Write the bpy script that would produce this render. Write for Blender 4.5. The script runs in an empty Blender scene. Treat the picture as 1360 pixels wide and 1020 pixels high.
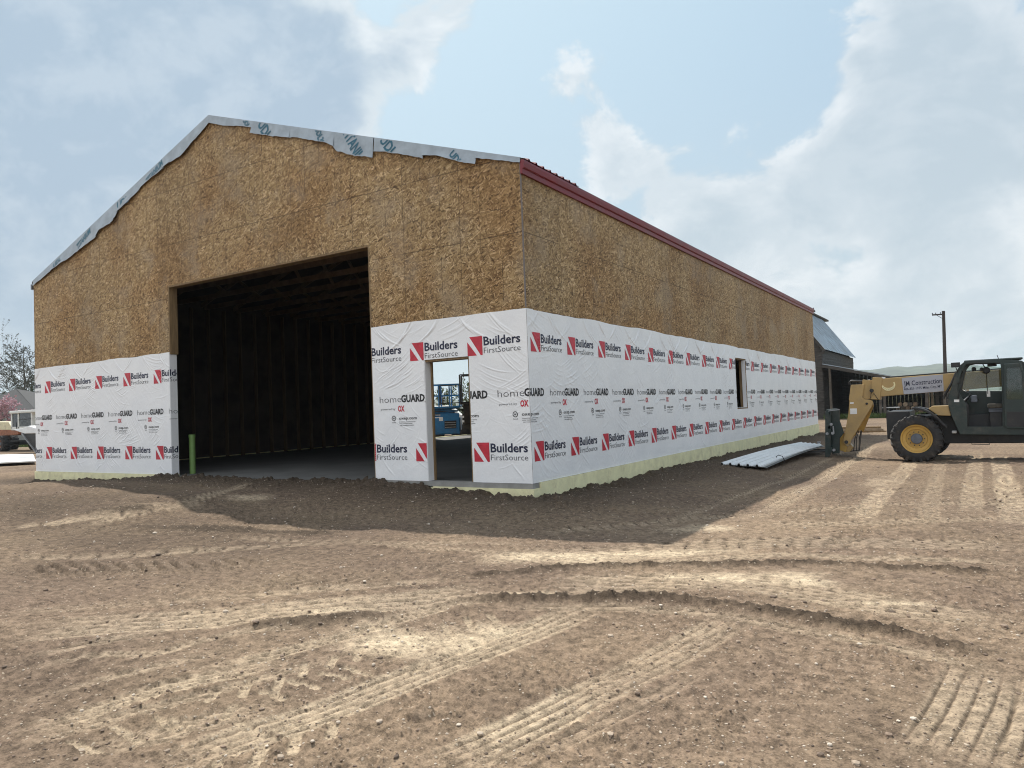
import bpy, bmesh, math, random
import numpy as np
from mathutils import Vector, Matrix

random.seed(7)
rng = np.random.default_rng(7)
scene = bpy.context.scene
COL = scene.collection
R = math.radians

# ------------------------------------------------------------------ camera
F, CX, CY, CZ = 970.087, 5.84825, -9.77562, 1.16875
YAW, PITCH, ROLL = -0.562421, 0.034310, -0.038785
def cam_axes():
    cy, sy = math.cos(YAW), math.sin(YAW)
    f = Vector((sy*math.cos(PITCH), cy*math.cos(PITCH), math.sin(PITCH)))
    r0 = Vector((cy, -sy, 0)); u0 = r0.cross(f)
    r = math.cos(ROLL)*r0 + math.sin(ROLL)*u0
    u = -math.sin(ROLL)*r0 + math.cos(ROLL)*u0
    return r, u, f
CR, CU, CF = cam_axes()
CP = Vector((CX, CY, CZ))
cd = bpy.data.cameras.new('camera'); cam = bpy.data.objects.new('camera', cd); COL.objects.link(cam)
cd.sensor_fit = 'HORIZONTAL'; cd.sensor_width = 36; cd.lens = F/1360*36
cd.clip_start = .05; cd.clip_end = 20000
cam.matrix_world = Matrix(((CR.x, CU.x, -CF.x, CX), (CR.y, CU.y, -CF.y, CY), (CR.z, CU.z, -CF.z, CZ), (0, 0, 0, 1)))
scene.camera = cam
def ray(px, py): return CR*((px-680)/F) - CU*((py-510)/F) + CF
def at(px, py, Y):                 # measured point on the upright plane y = Y
    d = ray(px, py); t = (Y-CY)/d.y; return CP + d*t
def onx(px, py, X):
    d = ray(px, py); t = (X-CX)/d.x; return CP + d*t
def onz(px, py, Z=-.33):
    d = ray(px, py); t = (Z-CZ)/d.z; return CP + d*t

# ------------------------------------------------------------------ light
scene.view_settings.view_transform = 'Standard'; scene.view_settings.look = 'None'
scene.cycles.filter_width = 1.05
scene.view_settings.exposure = 0.14; scene.view_settings.gamma = 1.0
SUN = Vector((-.563, .44, 1.0)).normalized()
sl = bpy.data.lights.new('sun', 'SUN'); sun = bpy.data.objects.new('sun', sl); COL.objects.link(sun)
sl.energy = 5.0; sl.angle = R(.6); sl.color = (1, .94, .85)
sun.rotation_euler = SUN.to_track_quat('Z', 'Y').to_euler()
sun.location = (-20, 20, 40)

def nd(nt, typ, props=None, **ins):
    n = nt.nodes.new(typ)
    for k, v in (props or {}).items(): setattr(n, k, v)
    for k, v in ins.items():
        key = k.replace('_', ' ')
        s = None
        if k[0] == 'i' and k[1:].isdigit(): s = n.inputs[int(k[1:])]
        else:
            s = n.inputs[key] if key in n.inputs else n.inputs[k]
        if isinstance(v, bpy.types.NodeSocket): nt.links.new(v, s)
        else: s.default_value = v
    return n
def mth(nt, op, a, b=0.0, c=None, clamp=False):
    n = nd(nt, 'ShaderNodeMath', {'operation': op, 'use_clamp': clamp}, i0=a, i1=b)
    if c is not None:
        if isinstance(c, bpy.types.NodeSocket): nt.links.new(c, n.inputs[2])
        else: n.inputs[2].default_value = c
    return n.outputs[0]
def mixc(nt, fac, a, b, mode='MIX'):
    n = nt.nodes.new('ShaderNodeMix'); n.data_type = 'RGBA'; n.blend_type = mode
    for s, v in ((n.inputs[0], fac), (n.inputs[6], a), (n.inputs[7], b)):
        if isinstance(v, bpy.types.NodeSocket): nt.links.new(v, s)
        else: s.default_value = v if not isinstance(v, tuple) or len(v) == 4 else (*v, 1)
    return n.outputs[2]
def smooth(nt, v, a, b, lo=0.0, hi=1.0):
    n = nd(nt, 'ShaderNodeMapRange', {'interpolation_type': 'SMOOTHSTEP'}, Value=v, From_Min=a, From_Max=b, To_Min=lo, To_Max=hi)
    return n.outputs[0]

w = bpy.data.worlds.new('World'); scene.world = w; w.use_nodes = True
nt = w.node_tree; nt.nodes.clear()
out = nd(nt, 'ShaderNodeOutputWorld'); bg = nd(nt, 'ShaderNodeBackground', Strength=.1)
nt.links.new(bg.outputs[0], out.inputs[0])
sky = nd(nt, 'ShaderNodeTexSky', {'sky_type': 'NISHITA', 'sun_disc': False, 'sun_elevation': math.asin(SUN.z),
         'sun_rotation': math.atan2(SUN.x, SUN.y), 'air_density': 1.0, 'dust_density': 2.0, 'ozone_density': 1.0, 'altitude': 700})
tc = nd(nt, 'ShaderNodeTexCoord'); D = tc.outputs['Generated']
sep = nd(nt, 'ShaderNodeSeparateXYZ', Vector=D)
zz = sep.outputs[2]; yy = sep.outputs[1]
# pale hazy air in front of the blue, brighter towards the sun
sd_ = nd(nt, 'ShaderNodeVectorMath', {'operation': 'DOT_PRODUCT'}, i0=D, i1=tuple(SUN)).outputs['Value']
glow = smooth(nt, sd_, .45, 1.0)
hz = mixc(nt, glow, (3.9, 5.6, 7.4, 1), (6.6, 8.6, 9.4, 1))
base = mixc(nt, .28, hz, sky.outputs[0])
base = mixc(nt, smooth(nt, zz, -.02, .50, .92, .10), base, (5.8, 6.7, 6.95, 1))
# clouds: where they hang in the sky (direction, spread, weight) plus noise
def cdir(px, py): return ray(px, py).normalized()
blobs = [(130, 70, .24, .66), (60, 190, .16, .40), (260, 60, .15, .50), (230, 200, .13, .34), (330, 40, .08, .30), (400, 135, .065, .40), (460, 150, .04, .30), (330, 130, .08, .24),
         (30, 330, .10, .34), (80, 370, .10, .26), (10, 280, .08, .2), (442, 18, .028, .34), (525, 25, .04, .36), (545, 45, .03, .3), (600, 8, .05, .24),
         (790, 220, .040, .34), (835, 245, .045, .30), (870, 270, .035, .24), (1030, 305, .08, .24), (960, 290, .04, .16), (940, 300, .08, .2),
         (1330, 70, .12, .38), (1270, 150, .10, .30), (1190, 165, .05, .36), (1125, 185, .04, .30), (1138, 85, .026, .38), (1172, 95, .018, .26),
         (1200, 240, .13, .22), (1070, 245, .05, .24), (1330, 260, .13, .22), (1240, 15, .05, .38), (880, 345, .08, .2), (1000, 370, .14, .16), (1180, 340, .14, .2), (1330, 380, .12, .22)]
bias = None
wn = nd(nt, 'ShaderNodeTexNoise', {'noise_dimensions': '3D'}, Vector=D, Scale=5.0, Detail=3.0)
wv = nd(nt, 'ShaderNodeVectorMath', {'operation': 'SUBTRACT'}, i0=wn.outputs['Color'], i1=(.5, .5, .5)).outputs[0]
wv = nd(nt, 'ShaderNodeVectorMath', {'operation': 'SCALE'}, i0=wv, Scale=.12).outputs[0]
DW = nd(nt, 'ShaderNodeVectorMath', {'operation': 'ADD'}, i0=D, i1=wv).outputs[0]
for (px, py, sg, wt) in blobs:
    dd = cdir(px, py)
    dist = nd(nt, 'ShaderNodeVectorMath', {'operation': 'DISTANCE'}, i0=DW, i1=tuple(dd)).outputs['Value']
    g = mth(nt, 'POWER', 2.71828, mth(nt, 'MULTIPLY', mth(nt, 'MULTIPLY', dist, dist), -1.0/(sg*sg)))
    g = mth(nt, 'MULTIPLY', g, wt)
    bias = g if bias is None else mth(nt, 'ADD', bias, g)
# unseen cloud bank behind and overhead, added to fill the shaded walls
rear = smooth(nt, yy, .25, -.35, 0, .42)
bias = mth(nt, 'ADD', bias, rear)
def cnoise(off):
    v = nd(nt, 'ShaderNodeVectorMath', {'operation': 'ADD'}, i0=D, i1=off).outputs[0]
    v = nd(nt, 'ShaderNodeVectorMath', {'operation': 'MULTIPLY'}, i0=v, i1=(1, 1, 1.5)).outputs[0]
    return nd(nt, 'ShaderNodeTexNoise', {'noise_dimensions': '3D'}, Vector=v, Scale=6.5, Detail=10.0, Roughness=.60, Distortion=.25).outputs['Fac']
n0 = cnoise((0, 0, 0)); n1 = cnoise(tuple(SUN*.03))
sumv = mth(nt, 'ADD', mth(nt, 'MULTIPLY', mth(nt, 'SUBTRACT', n0, .5), 1.9), bias)
dens = smooth(nt, sumv, .13, .36)
rim = mth(nt, 'MULTIPLY', smooth(nt, sumv, .16, .30), smooth(nt, sumv, .66, .34))
thick = smooth(nt, sumv, .32, .80)
grad = mth(nt, 'MULTIPLY_ADD', mth(nt, 'SUBTRACT', n0, n1), 7.0, .30, clamp=True)
lit = mth(nt, 'MULTIPLY_ADD', rim, .42, mth(nt, 'MULTIPLY', grad, mth(nt, 'SUBTRACT', .75, mth(nt, 'MULTIPLY', thick, .5))), clamp=True)
ld = nd(nt, 'ShaderNodeVectorMath', {'operation': 'DISTANCE'}, i0=D, i1=tuple(cdir(190, 130))).outputs['Value']
belly = mixc(nt, smooth(nt, ld, .50, .22), (5.1, 5.9, 6.5, 1), (3.6, 4.55, 5.7, 1))
ccol = mixc(nt, thick, (5.75, 6.45, 6.95, 1), belly)
ccol = mixc(nt, lit, ccol, (8.2, 8.5, 8.7, 1))
front = mixc(nt, mth(nt, 'MULTIPLY', dens, .74), base, ccol)
rb = smooth(nt, yy, .15, -.55)
rearcol = mixc(nt, mth(nt, 'MULTIPLY', rb, .8), front, (10.5, 10.9, 11.4, 1))  # sky behind the camera brightened as added fill light
nt.links.new(rearcol, bg.inputs['Color'])

# ------------------------------------------------------------------ materials
def newmat(name):
    m = bpy.data.materials.new(name); m.use_nodes = True
    nt = m.node_tree; b = nt.nodes['Principled BSDF']
    return m, nt, b
def M(name, col, rough=.6, metal=0.0, var=.15, scale=6.0, bump=0.0, bscale=60.0, spec=.5, dirt=None, dirt_amt=.4, stretch=None):
    m, nt, b = newmat(name)
    pos = nd(nt, 'ShaderNodeNewGeometry').outputs['Position']
    if stretch: pos = nd(nt, 'ShaderNodeVectorMath', {'operation': 'MULTIPLY'}, i0=pos, i1=stretch).outputs[0]
    n = nd(nt, 'ShaderNodeTexNoise', Vector=pos, Scale=scale, Detail=6.0, Roughness=.6)
    lo = tuple(c*(1-var) for c in col); hi = tuple(min(1, c*(1+var)) for c in col)
    c = mixc(nt, smooth(nt, n.outputs['Fac'], .3, .7), (*lo, 1), (*hi, 1))
    if dirt:
        n2 = nd(nt, 'ShaderNodeTexNoise', Vector=pos, Scale=scale*.55, Detail=8.0, Roughness=.7)
        c = mixc(nt, mth(nt, 'MULTIPLY', smooth(nt, n2.outputs['Fac'], .48, .72), dirt_amt), c, (*dirt, 1))
    nt.links.new(c, b.inputs['Base Color'])
    b.inputs['Metallic'].default_value = metal; b.inputs['Specular IOR Level'].default_value = spec
    r = mth(nt, 'MULTIPLY_ADD', n.outputs['Fac'], .25, rough-.12, clamp=True); nt.links.new(r, b.inputs['Roughness'])
    if bump:
        n3 = nd(nt, 'ShaderNodeTexNoise', Vector=pos, Scale=bscale, Detail=4.0)
        bp = nd(nt, 'ShaderNodeBump', Strength=bump, Distance=.01, Height=n3.outputs['Fac']); nt.links.new(bp.outputs[0], b.inputs['Normal'])
    return m

def mat_osb():
    m, nt, b = newmat('osb_sheathing')
    pos = nd(nt, 'ShaderNodeNewGeometry').outputs['Position']
    s = nd(nt, 'ShaderNodeSeparateXYZ', Vector=pos)
    u = mth(nt, 'ADD', s.outputs[0], s.outputs[1]); z = s.outputs[2]
    uv = nd(nt, 'ShaderNodeCombineXYZ', X=u, Y=z).outputs[0]
    wob = nd(nt, 'ShaderNodeTexNoise', {'noise_dimensions': '2D'}, Vector=uv, Scale=9.0, Detail=1.0).outputs['Color']
    wob = nd(nt, 'ShaderNodeVectorMath', {'operation': 'SCALE'}, i0=wob, Scale=.05).outputs[0]
    uvw = nd(nt, 'ShaderNodeVectorMath', {'operation': 'ADD'}, i0=uv, i1=wob).outputs[0]
    col = None; hgt = None
    layers = [(12, .12, .028, -1), (95, .105, .024, .45), (40, .115, .021, .55), (150, .10, .022, .55), (70, .09, .020, .62), (5, .11, .019, .62), (120, .08, .016, .7), (28, .09, .015, .74)]
    for i, (ang, ln, wd, thr) in enumerate(layers):
        mp = nd(nt, 'ShaderNodeMapping', {'vector_type': 'TEXTURE'}, Vector=uvw, Location=(i*3.7, i*1.9, 0), Rotation=(0, 0, R(ang)), Scale=(ln, wd, 1))
        v = nd(nt, 'ShaderNodeTexVoronoi', {'voronoi_dimensions': '2D', 'distance': 'CHEBYCHEV'}, Vector=mp.outputs[0], Scale=1.0, Randomness=.95)
        sc = nd(nt, 'ShaderNodeSeparateColor', Color=v.outputs['Color'])
        rp = nd(nt, 'ShaderNodeValToRGB', Fac=sc.outputs[1])
        e = rp.color_ramp.elements
        e[0].position = 0; e[0].color = (.105, .062, .026, 1); e[1].position = 1; e[1].color = (.68, .51, .31, 1)
        for p, c in ((.12, (.20, .125, .062, 1)), (.5, (.330, .222, .106, 1)), (.85, (.475, .338, .176, 1))):
            x = e.new(p); x.color = c
        if col is None: col = rp.outputs[0]; hgt = sc.outputs[2]
        else:
            k = mth(nt, 'GREATER_THAN', sc.outputs[0], thr)
            edge = smooth(nt, v.outputs['Distance'], .62, .5)
            k = mth(nt, 'MULTIPLY', k, edge)
            col = mixc(nt, k, col, rp.outputs[0]); 
            hgt = mth(nt, 'ADD', mth(nt, 'MULTIPLY', hgt, mth(nt, 'SUBTRACT', 1.0, k)), mth(nt, 'MULTIPLY', sc.outputs[2], k))
    # dark gaps between strands
    dk = nd(nt, 'ShaderNodeTexVoronoi', {'voronoi_dimensions': '2D'}, Vector=nd(nt, 'ShaderNodeMapping', {'vector_type': 'TEXTURE'}, Vector=uvw, Rotation=(0, 0, R(20)), Scale=(.07, .022, 1)).outputs[0], Scale=1.0)
    dks = nd(nt, 'ShaderNodeSeparateColor', Color=dk.outputs['Color'])
    dkm = mth(nt, 'MULTIPLY', mth(nt, 'GREATER_THAN', dks.outputs[0], .93), smooth(nt, dk.outputs['Distance'], .55, .3))
    col = mixc(nt, mth(nt, 'MULTIPLY', dkm, .75), col, (.06, .035, .018, 1))
    # weathering: greyer and redder areas
    n1 = nd(nt, 'ShaderNodeTexNoise', {'noise_dimensions': '2D'}, Vector=uv, Scale=.55, Detail=4.0, Roughness=.6).outputs['Fac']
    n2 = nd(nt, 'ShaderNodeTexNoise', {'noise_dimensions': '2D'}, Vector=nd(nt, 'ShaderNodeVectorMath', {'operation': 'ADD'}, i0=uv, i1=(31, 7, 0)).outputs[0], Scale=.9, Detail=5.0, Roughness=.65).outputs['Fac']
    col = mixc(nt, smooth(nt, n1, .35, .68), col, mixc(nt, 1.0, col, (.84, .75, .66, 1), 'MULTIPLY'))
    col = mixc(nt, mth(nt, 'MULTIPLY', smooth(nt, n2, .48, .72), .45), col, (.34, .27, .19, 1))
    # sheet-to-sheet tone
    cell = nd(nt, 'ShaderNodeCombineXYZ', X=mth(nt, 'FLOOR', mth(nt, 'DIVIDE', u, 1.2192)), Y=mth(nt, 'FLOOR', mth(nt, 'DIVIDE', mth(nt, 'SUBTRACT', z, .30), 2.4384))).outputs[0]
    wnz = nd(nt, 'ShaderNodeTexWhiteNoise', {'noise_dimensions': '2D'}, Vector=cell).outputs['Value']
    tone = mth(nt, 'MULTIPLY_ADD', wnz, .22, .89)
    col = mixc(nt, 1.0, col, nd(nt, 'ShaderNodeCombineColor', Red=tone, Green=tone, Blue=tone).outputs[0], 'MULTIPLY')
    # joints and chalk / nailing lines
    def line(v, period, wid, off=0.0):
        fr = mth(nt, 'FRACT', mth(nt, 'DIVIDE', mth(nt, 'SUBTRACT', v, off), period))
        d = mth(nt, 'MULTIPLY', mth(nt, 'ABSOLUTE', mth(nt, 'SUBTRACT', fr, .5)), period)
        return smooth(nt, d, period/2-wid, period/2-wid*.4)
    brk = nd(nt, 'ShaderNodeTexNoise', {'noise_dimensions': '2D'}, Vector=nd(nt, 'ShaderNodeVectorMath', {'operation': 'MULTIPLY'}, i0=uv, i1=(4.0, 1.6, 0)).outputs[0], Scale=1.0, Detail=3.0).outputs['Fac']
    l1 = mth(nt, 'MULTIPLY', line(u, .4064, .007), smooth(nt, brk, .40, .50))
    l2 = mth(nt, 'MULTIPLY', line(u, 1.2192, .008), smooth(nt, brk, .30, .42))
    uw = mth(nt, 'ADD', z, mth(nt, 'MULTIPLY', brk, .012))
    brk2 = nd(nt, 'ShaderNodeTexNoise', {'noise_dimensions': '2D'}, Vector=nd(nt, 'ShaderNodeVectorMath', {'operation': 'MULTIPLY'}, i0=uv, i1=(1.2, 5, 0)).outputs[0], Scale=1.0, Detail=3.0).outputs['Fac']
    l3 = mth(nt, 'MULTIPLY', line(uw, 1.2192, .010, .30), smooth(nt, brk2, .36, .46))
    l4 = mth(nt, 'MULTIPLY', line(uw, .6096, .006, .12), smooth(nt, brk2, .52, .62))
    l = mth(nt, 'MAXIMUM', mth(nt, 'MAXIMUM', l1, l2), mth(nt, 'MAXIMUM', l3, l4))
    col = mixc(nt, mth(nt, 'MULTIPLY', l, .70), col, (.055, .035, .02, 1))
    nt.links.new(col, b.inputs['Base Color'])
    b.inputs['Roughness'].default_value = .7; b.inputs['Specular IOR Level'].default_value = .25
    h = mth(nt, 'SUBTRACT', hgt, mth(nt, 'MULTIPLY', l, 1.5))
    bp = nd(nt, 'ShaderNodeBump', Strength=.5, Distance=.004, Height=h); nt.links.new(bp.outputs[0], b.inputs['Normal'])
    return m
OSB = mat_osb()

def mat_wrap():
    m, nt, b = newmat('house_wrap_film')
    pos = nd(nt, 'ShaderNodeNewGeometry').outputs['Position']
    n = nd(nt, 'ShaderNodeTexNoise', Vector=pos, Scale=1.6, Detail=5.0, Roughness=.6).outputs['Fac']
    c = mixc(nt, smooth(nt, n, .3, .7), (.82, .83, .845, 1), (.88, .885, .89, 1))
    g = nd(nt, 'ShaderNodeTexNoise', Vector=pos, Scale=55.0, Detail=2.0).outputs['Fac']
    c = mixc(nt, mth(nt, 'MULTIPLY', smooth(nt, g, .35, .65), .10), c, (.55, .57, .60, 1))
    nt.links.new(c, b.inputs['Base Color']); b.inputs['Roughness'].default_value = .36; b.inputs['Specular IOR Level'].default_value = .55
    n2 = nd(nt, 'ShaderNodeTexNoise', Vector=pos, Scale=7.0, Detail=5.0, Roughness=.55, Distortion=.6).outputs['Fac']
    bp = nd(nt, 'ShaderNodeBump', Strength=.35, Distance=.02, Height=n2); nt.links.new(bp.outputs[0], b.inputs['Normal'])
    return m
WRAP = mat_wrap()
P_BLACK = M('print_black', (.012, .012, .016), .45, var=.2)
P_NAVY = M('print_navy', (.012, .016, .05), .45, var=.2)
P_GREY = M('print_grey', (.10, .10, .11), .5, var=.2)
P_RED = M('print_red', (.52, .022, .045), .45, var=.15)
P_TEAL = M('print_teal', (.015, .11, .17), .5, var=.2)
FOAM = M('foam_board', (.78, .74, .46), .8, var=.08, scale=5, bump=.25, bscale=30, dirt=(.36, .30, .18), dirt_amt=.45)
CONC = M('concrete', (.27, .265, .25), .85, var=.15, scale=4, bump=.3, bscale=50)
SLAB = M('slab_concrete', (.12, .12, .117), .75, var=.2, scale=1.2, bump=.15, bscale=30)
LUMBER = M('framing_lumber', (.22, .145, .07), .75, var=.25, scale=5, stretch=(6, 6, .6))
RED = M('red_trim_metal', (.18, .014, .024), .42, metal=.0, var=.1, scale=3)
UNDER = M('roof_underlayment', (.32, .375, .425), .45, var=.15, scale=4, bump=.9, bscale=5)
TAN = M('tan_paint', (.42, .285, .115), .42, var=.08, scale=3, dirt=(.24, .18, .11), dirt_amt=.6, bump=.08, bscale=25)
YEL = M('yellow_paint', (.47, .29, .065), .42, var=.1, scale=6, dirt=(.28, .18, .08), dirt_amt=.4)
GREEN = M('dark_green_paint', (.016, .030, .028), .42, var=.2, scale=4, dirt=(.12, .105, .085), dirt_amt=.5)
BLACKP = M('black_paint', (.014, .015, .017), .5, var=.25, scale=5, dirt=(.09, .075, .06), dirt_amt=.35)
RUBBER = M('tyre_rubber', (.022, .022, .023), .8, var=.25, scale=8, dirt=(.13, .105, .08), dirt_amt=.5, bump=.2)
STEEL = M('worn_steel', (.30, .31, .33), .4, metal=.6, var=.2, scale=10)
BANNER = M('banner_vinyl', (.42, .43, .48), .55, var=.05)
DECAL = M('white_decal', (.75, .75, .74), .5, var=.08)
CREAM = M('cream_badge', (.80, .72, .42), .5, var=.1)
SEATM = M('seat_vinyl', (.05, .045, .035), .7, var=.3, dirt=(.25, .22, .17), dirt_amt=.4)
HUBM = M('hub_grey', (.10, .115, .14), .6, var=.2, scale=12)
PVC = M('green_pvc', (.17, .29, .085), .45, var=.12)
SHEET = M('white_sheet_metal', (.74, .76, .77), .5, metal=.0, var=.05, spec=.3)
OLDWOOD = M('weathered_boards', (.060, .054, .048), .9, var=.45, scale=2.2, stretch=(1, 1, 9), bump=.5, bscale=18)
OLDWOOD2 = M('weathered_posts', (.105, .088, .070), .9, var=.35, scale=3, bump=.4)
TINROOF = M('galvanised_roof', (.36, .43, .49), .5, metal=.35, var=.2, scale=1.1, dirt=(.28, .22, .17), dirt_amt=.3)
BARKM = M('bark', (.10, .085, .07), .9, var=.3, scale=8, bump=.5)
POLEM = M('creosote_pole', (.045, .034, .028), .85, var=.25, scale=5)
def leafmat(name, c, v=.35):
    m, nt, b = newmat(name)
    oi = nd(nt, 'ShaderNodeNewGeometry'); pos = oi.outputs['Position']
    n = nd(nt, 'ShaderNodeTexNoise', Vector=pos, Scale=1.7, Detail=4.0).outputs['Fac']
    rnd = oi.outputs['Random Per Island']
    k = mth(nt, 'MULTIPLY_ADD', rnd, .6, mth(nt, 'MULTIPLY', n, .4))
    col = mixc(nt, k, tuple(x*(1-v) for x in c)+(1,), tuple(min(1, x*(1+v)) for x in c)+(1,))
    nt.links.new(col, b.inputs['Base Color']); b.inputs['Roughness'].default_value = .7; b.inputs['Specular IOR Level'].default_value = .2
    b.inputs['Transmission Weight'].default_value = 0
    return m
def glassmat(name, tint=(.55, .62, .60), alpha=.25):
    m, nt, b = newmat(name)
    b.inputs['Base Color'].default_value = (*tint, 1); b.inputs['Roughness'].default_value = .06
    tr = nd(nt, 'ShaderNodeBsdfTransparent', Color=(*tint, 1)); gl = nd(nt, 'ShaderNodeBsdfGlossy', Roughness=.04)
    fr = nd(nt, 'ShaderNodeFresnel', IOR=1.5)
    n = nd(nt, 'ShaderNodeTexNoise', Vector=nd(nt, 'ShaderNodeNewGeometry').outputs['Position'], Scale=5.0, Detail=4.0)
    df = nd(nt, 'ShaderNodeBsdfDiffuse', Color=(.35, .33, .30, 1))
    mx0 = nd(nt, 'ShaderNodeMixShader', Fac=mth(nt, 'MULTIPLY', smooth(nt, n.outputs['Fac'], .4, .75), alpha)); nt.links.new(tr.outputs[0], mx0.inputs[1]); nt.links.new(df.outputs[0], mx0.inputs[2])
    mx = nd(nt, 'ShaderNodeMixShader', Fac=fr.outputs[0]); nt.links.new(mx0.outputs[0], mx.inputs[1]); nt.links.new(gl.outputs[0], mx.inputs[2])
    nt.links.new(mx.outputs[0], nt.nodes['Material Output'].inputs[0])
    return m
GLASS = glassmat('cab_glass', (.90, .95, .93), .12)

# ------------------------------------------------------------------ object helpers
def tag(o, label=None, cat=None, group=None, kind=None):
    if label: o['label'] = label
    if cat: o['category'] = cat
    if group: o['group'] = group
    if kind: o['kind'] = kind
    return o
def thing(name, loc, label, cat, group=None):
    o = bpy.data.objects.new(name, None); o.location = loc; o.empty_display_size = .3; COL.objects.link(o)
    return tag(o, label, cat, group)
def link(name, me, parent=None):
    o = bpy.data.objects.new(name, me); COL.objects.link(o)
    if parent is not None:
        o.parent = parent
        if parent.type == 'EMPTY': o.matrix_parent_inverse = Matrix.Translation(-Vector(parent.location))
    return o
class MB:
    def __init__(s): s.v = []; s.f = []; s.m = []
    def add(s, vs, fs, mi=0):
        o = len(s.v); s.v += [tuple(v) for v in vs]; s.f += [tuple(i+o for i in f) for f in fs]; s.m += [mi]*len(fs); return s
    def box(s, x0, x1, y0, y1, z0, z1, mi=0):
        vs = [(x, y, z) for z in (z0, z1) for y in (y0, y1) for x in (x0, x1)]
        return s.add(vs, [(0, 2, 3, 1), (4, 5, 7, 6), (0, 1, 5, 4), (2, 6, 7, 3), (0, 4, 6, 2), (1, 3, 7, 5)], mi)
    def beam(s, p, q, wd, ht, up=(0, 0, 1), mi=0):
        p, q = Vector(p), Vector(q); d = (q-p).normalized(); up = Vector(up)
        sd = d.cross(up)
        if sd.length < 1e-4: sd = d.cross(Vector((1, 0, 0)))
        sd.normalize(); u = sd.cross(d)
        vs = [a + sd*(i*wd/2) + u*(j*ht/2) for a in (p, q) for (i, j) in ((-1, -1), (1, -1), (1, 1), (-1, 1))]
        return s.add(vs, [(3, 2, 1, 0), (4, 5, 6, 7), (0, 1, 5, 4), (1, 2, 6, 5), (2, 3, 7, 6), (3, 0, 4, 7)], mi)
    def prism(s, pts, off, mi=0):
        pts = [Vector(p) for p in pts]; off = Vector(off); n = len(pts)
        nrm = Vector((0, 0, 0))
        for i in range(n): nrm += (pts[i]-pts[0]).cross(pts[(i+1) % n]-pts[0])
        if nrm.dot(off) > 0: pts = pts[::-1]
        vs = pts + [p+off for p in pts]
        return s.add(vs, [tuple(range(n)), tuple(range(2*n-1, n-1, -1))] + [(i, i+n, (i+1) % n+n, (i+1) % n) for i in range(n)], mi)
    def tube(s, pts, r, n=8, mi=0, cap=True):
        pts = [Vector(p) for p in pts]; k = len(pts)
        rs = list(r) if hasattr(r, '__len__') else [r]*k
        vs = []; prev = None
        for i, p in enumerate(pts):
            t = (pts[min(i+1, k-1)]-pts[max(i-1, 0)]).normalized()
            if prev is None:
                a = t.cross(Vector((0, 0, 1)))
                if a.length < .1: a = t.cross(Vector((1, 0, 0)))
            else: a = prev - t*prev.dot(t)
            a.normalize(); prev = a; b = t.cross(a)
            vs += [p + (a*math.cos(2*math.pi*j/n) + b*math.sin(2*math.pi*j/n))*rs[i] for j in range(n)]
        fs = [(i*n+j, i*n+(j+1) % n, (i+1)*n+(j+1) % n, (i+1)*n+j) for i in range(k-1) for j in range(n)]
        if cap: fs += [tuple(range(n-1, -1, -1)), tuple(range((k-1)*n, k*n))]
        return s.add(vs, fs, mi)
    def lathe(s, org, axis, prof, n=32, mi=0):
        org, ax = Vector(org), Vector(axis).normalized()
        a = ax.cross(Vector((0, 0, 1)))
        if a.length < .1: a = ax.cross(Vector((1, 0, 0)))
        a.normalize(); b = ax.cross(a)
        vs = [org + ax*h + (a*math.cos(2*math.pi*j/n)+b*math.sin(2*math.pi*j/n))*max(r, 1e-4) for (h, r) in prof for j in range(n)]
        fs = [(i*n+j, i*n+(j+1) % n, (i+1)*n+(j+1) % n, (i+1)*n+j) for i in range(len(prof)-1) for j in range(n)]
        return s.add(vs, fs, mi)
    def build(s, name, mats, parent=None, smooth=None, bevel=0.0, fix=False):
        me = bpy.data.meshes.new(name)
        me.from_pydata([tuple(v) for v in s.v], [], s.f)
        for m in (mats if isinstance(mats, (list, tuple)) else [mats]): me.materials.append(m)
        me.polygons.foreach_set('material_index', s.m)
        if smooth is not None:
            me.polygons.foreach_set('use_smooth', [True]*len(s.f)); me.update()
            me.set_sharp_from_angle(angle=R(smooth))
        if fix:
            bm = bmesh.new(); bm.from_mesh(me); bmesh.ops.recalc_face_normals(bm, faces=bm.faces); bm.to_mesh(me); bm.free()
        me.update()
        o = link(name, me, parent)
        if bevel:
            bv = o.modifiers.new('bevel', 'BEVEL'); bv.width = bevel; bv.segments = 2; bv.limit_method = 'ANGLE'; bv.angle_limit = R(40)
        return o

# ------------------------------------------------------------------ noise in numpy
def _h(ix, iy, seed):
    n = (ix.astype(np.int64)*374761393 + iy.astype(np.int64)*668265263 + seed*1442695041) & 0xFFFFFFFF
    n = ((n ^ (n >> 13))*1274126177) & 0xFFFFFFFF
    n = ((n ^ (n >> 16))*2246822519) & 0xFFFFFFFF
    return ((n ^ (n >> 15)) & 0xFFFFFF)/float(0xFFFFFF)
def vnoise(x, y, seed=0):
    xi = np.floor(x); yi = np.floor(y); fx = x-xi; fy = y-yi
    fx = fx*fx*(3-2*fx); fy = fy*fy*(3-2*fy)
    a = _h(xi, yi, seed); b = _h(xi+1, yi, seed); c = _h(xi, yi+1, seed); d = _h(xi+1, yi+1, seed)
    return (a*(1-fx)+b*fx)*(1-fy) + (c*(1-fx)+d*fx)*fy
def fbm(x, y, oct=4, seed=0, rough=.5):
    v = 0; a = 1; t = 0
    for i in range(oct):
        v = v + a*vnoise(x*(2**i)+i*17.3, y*(2**i)-i*9.1, seed+i); t += a; a *= rough
    return v/t
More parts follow.
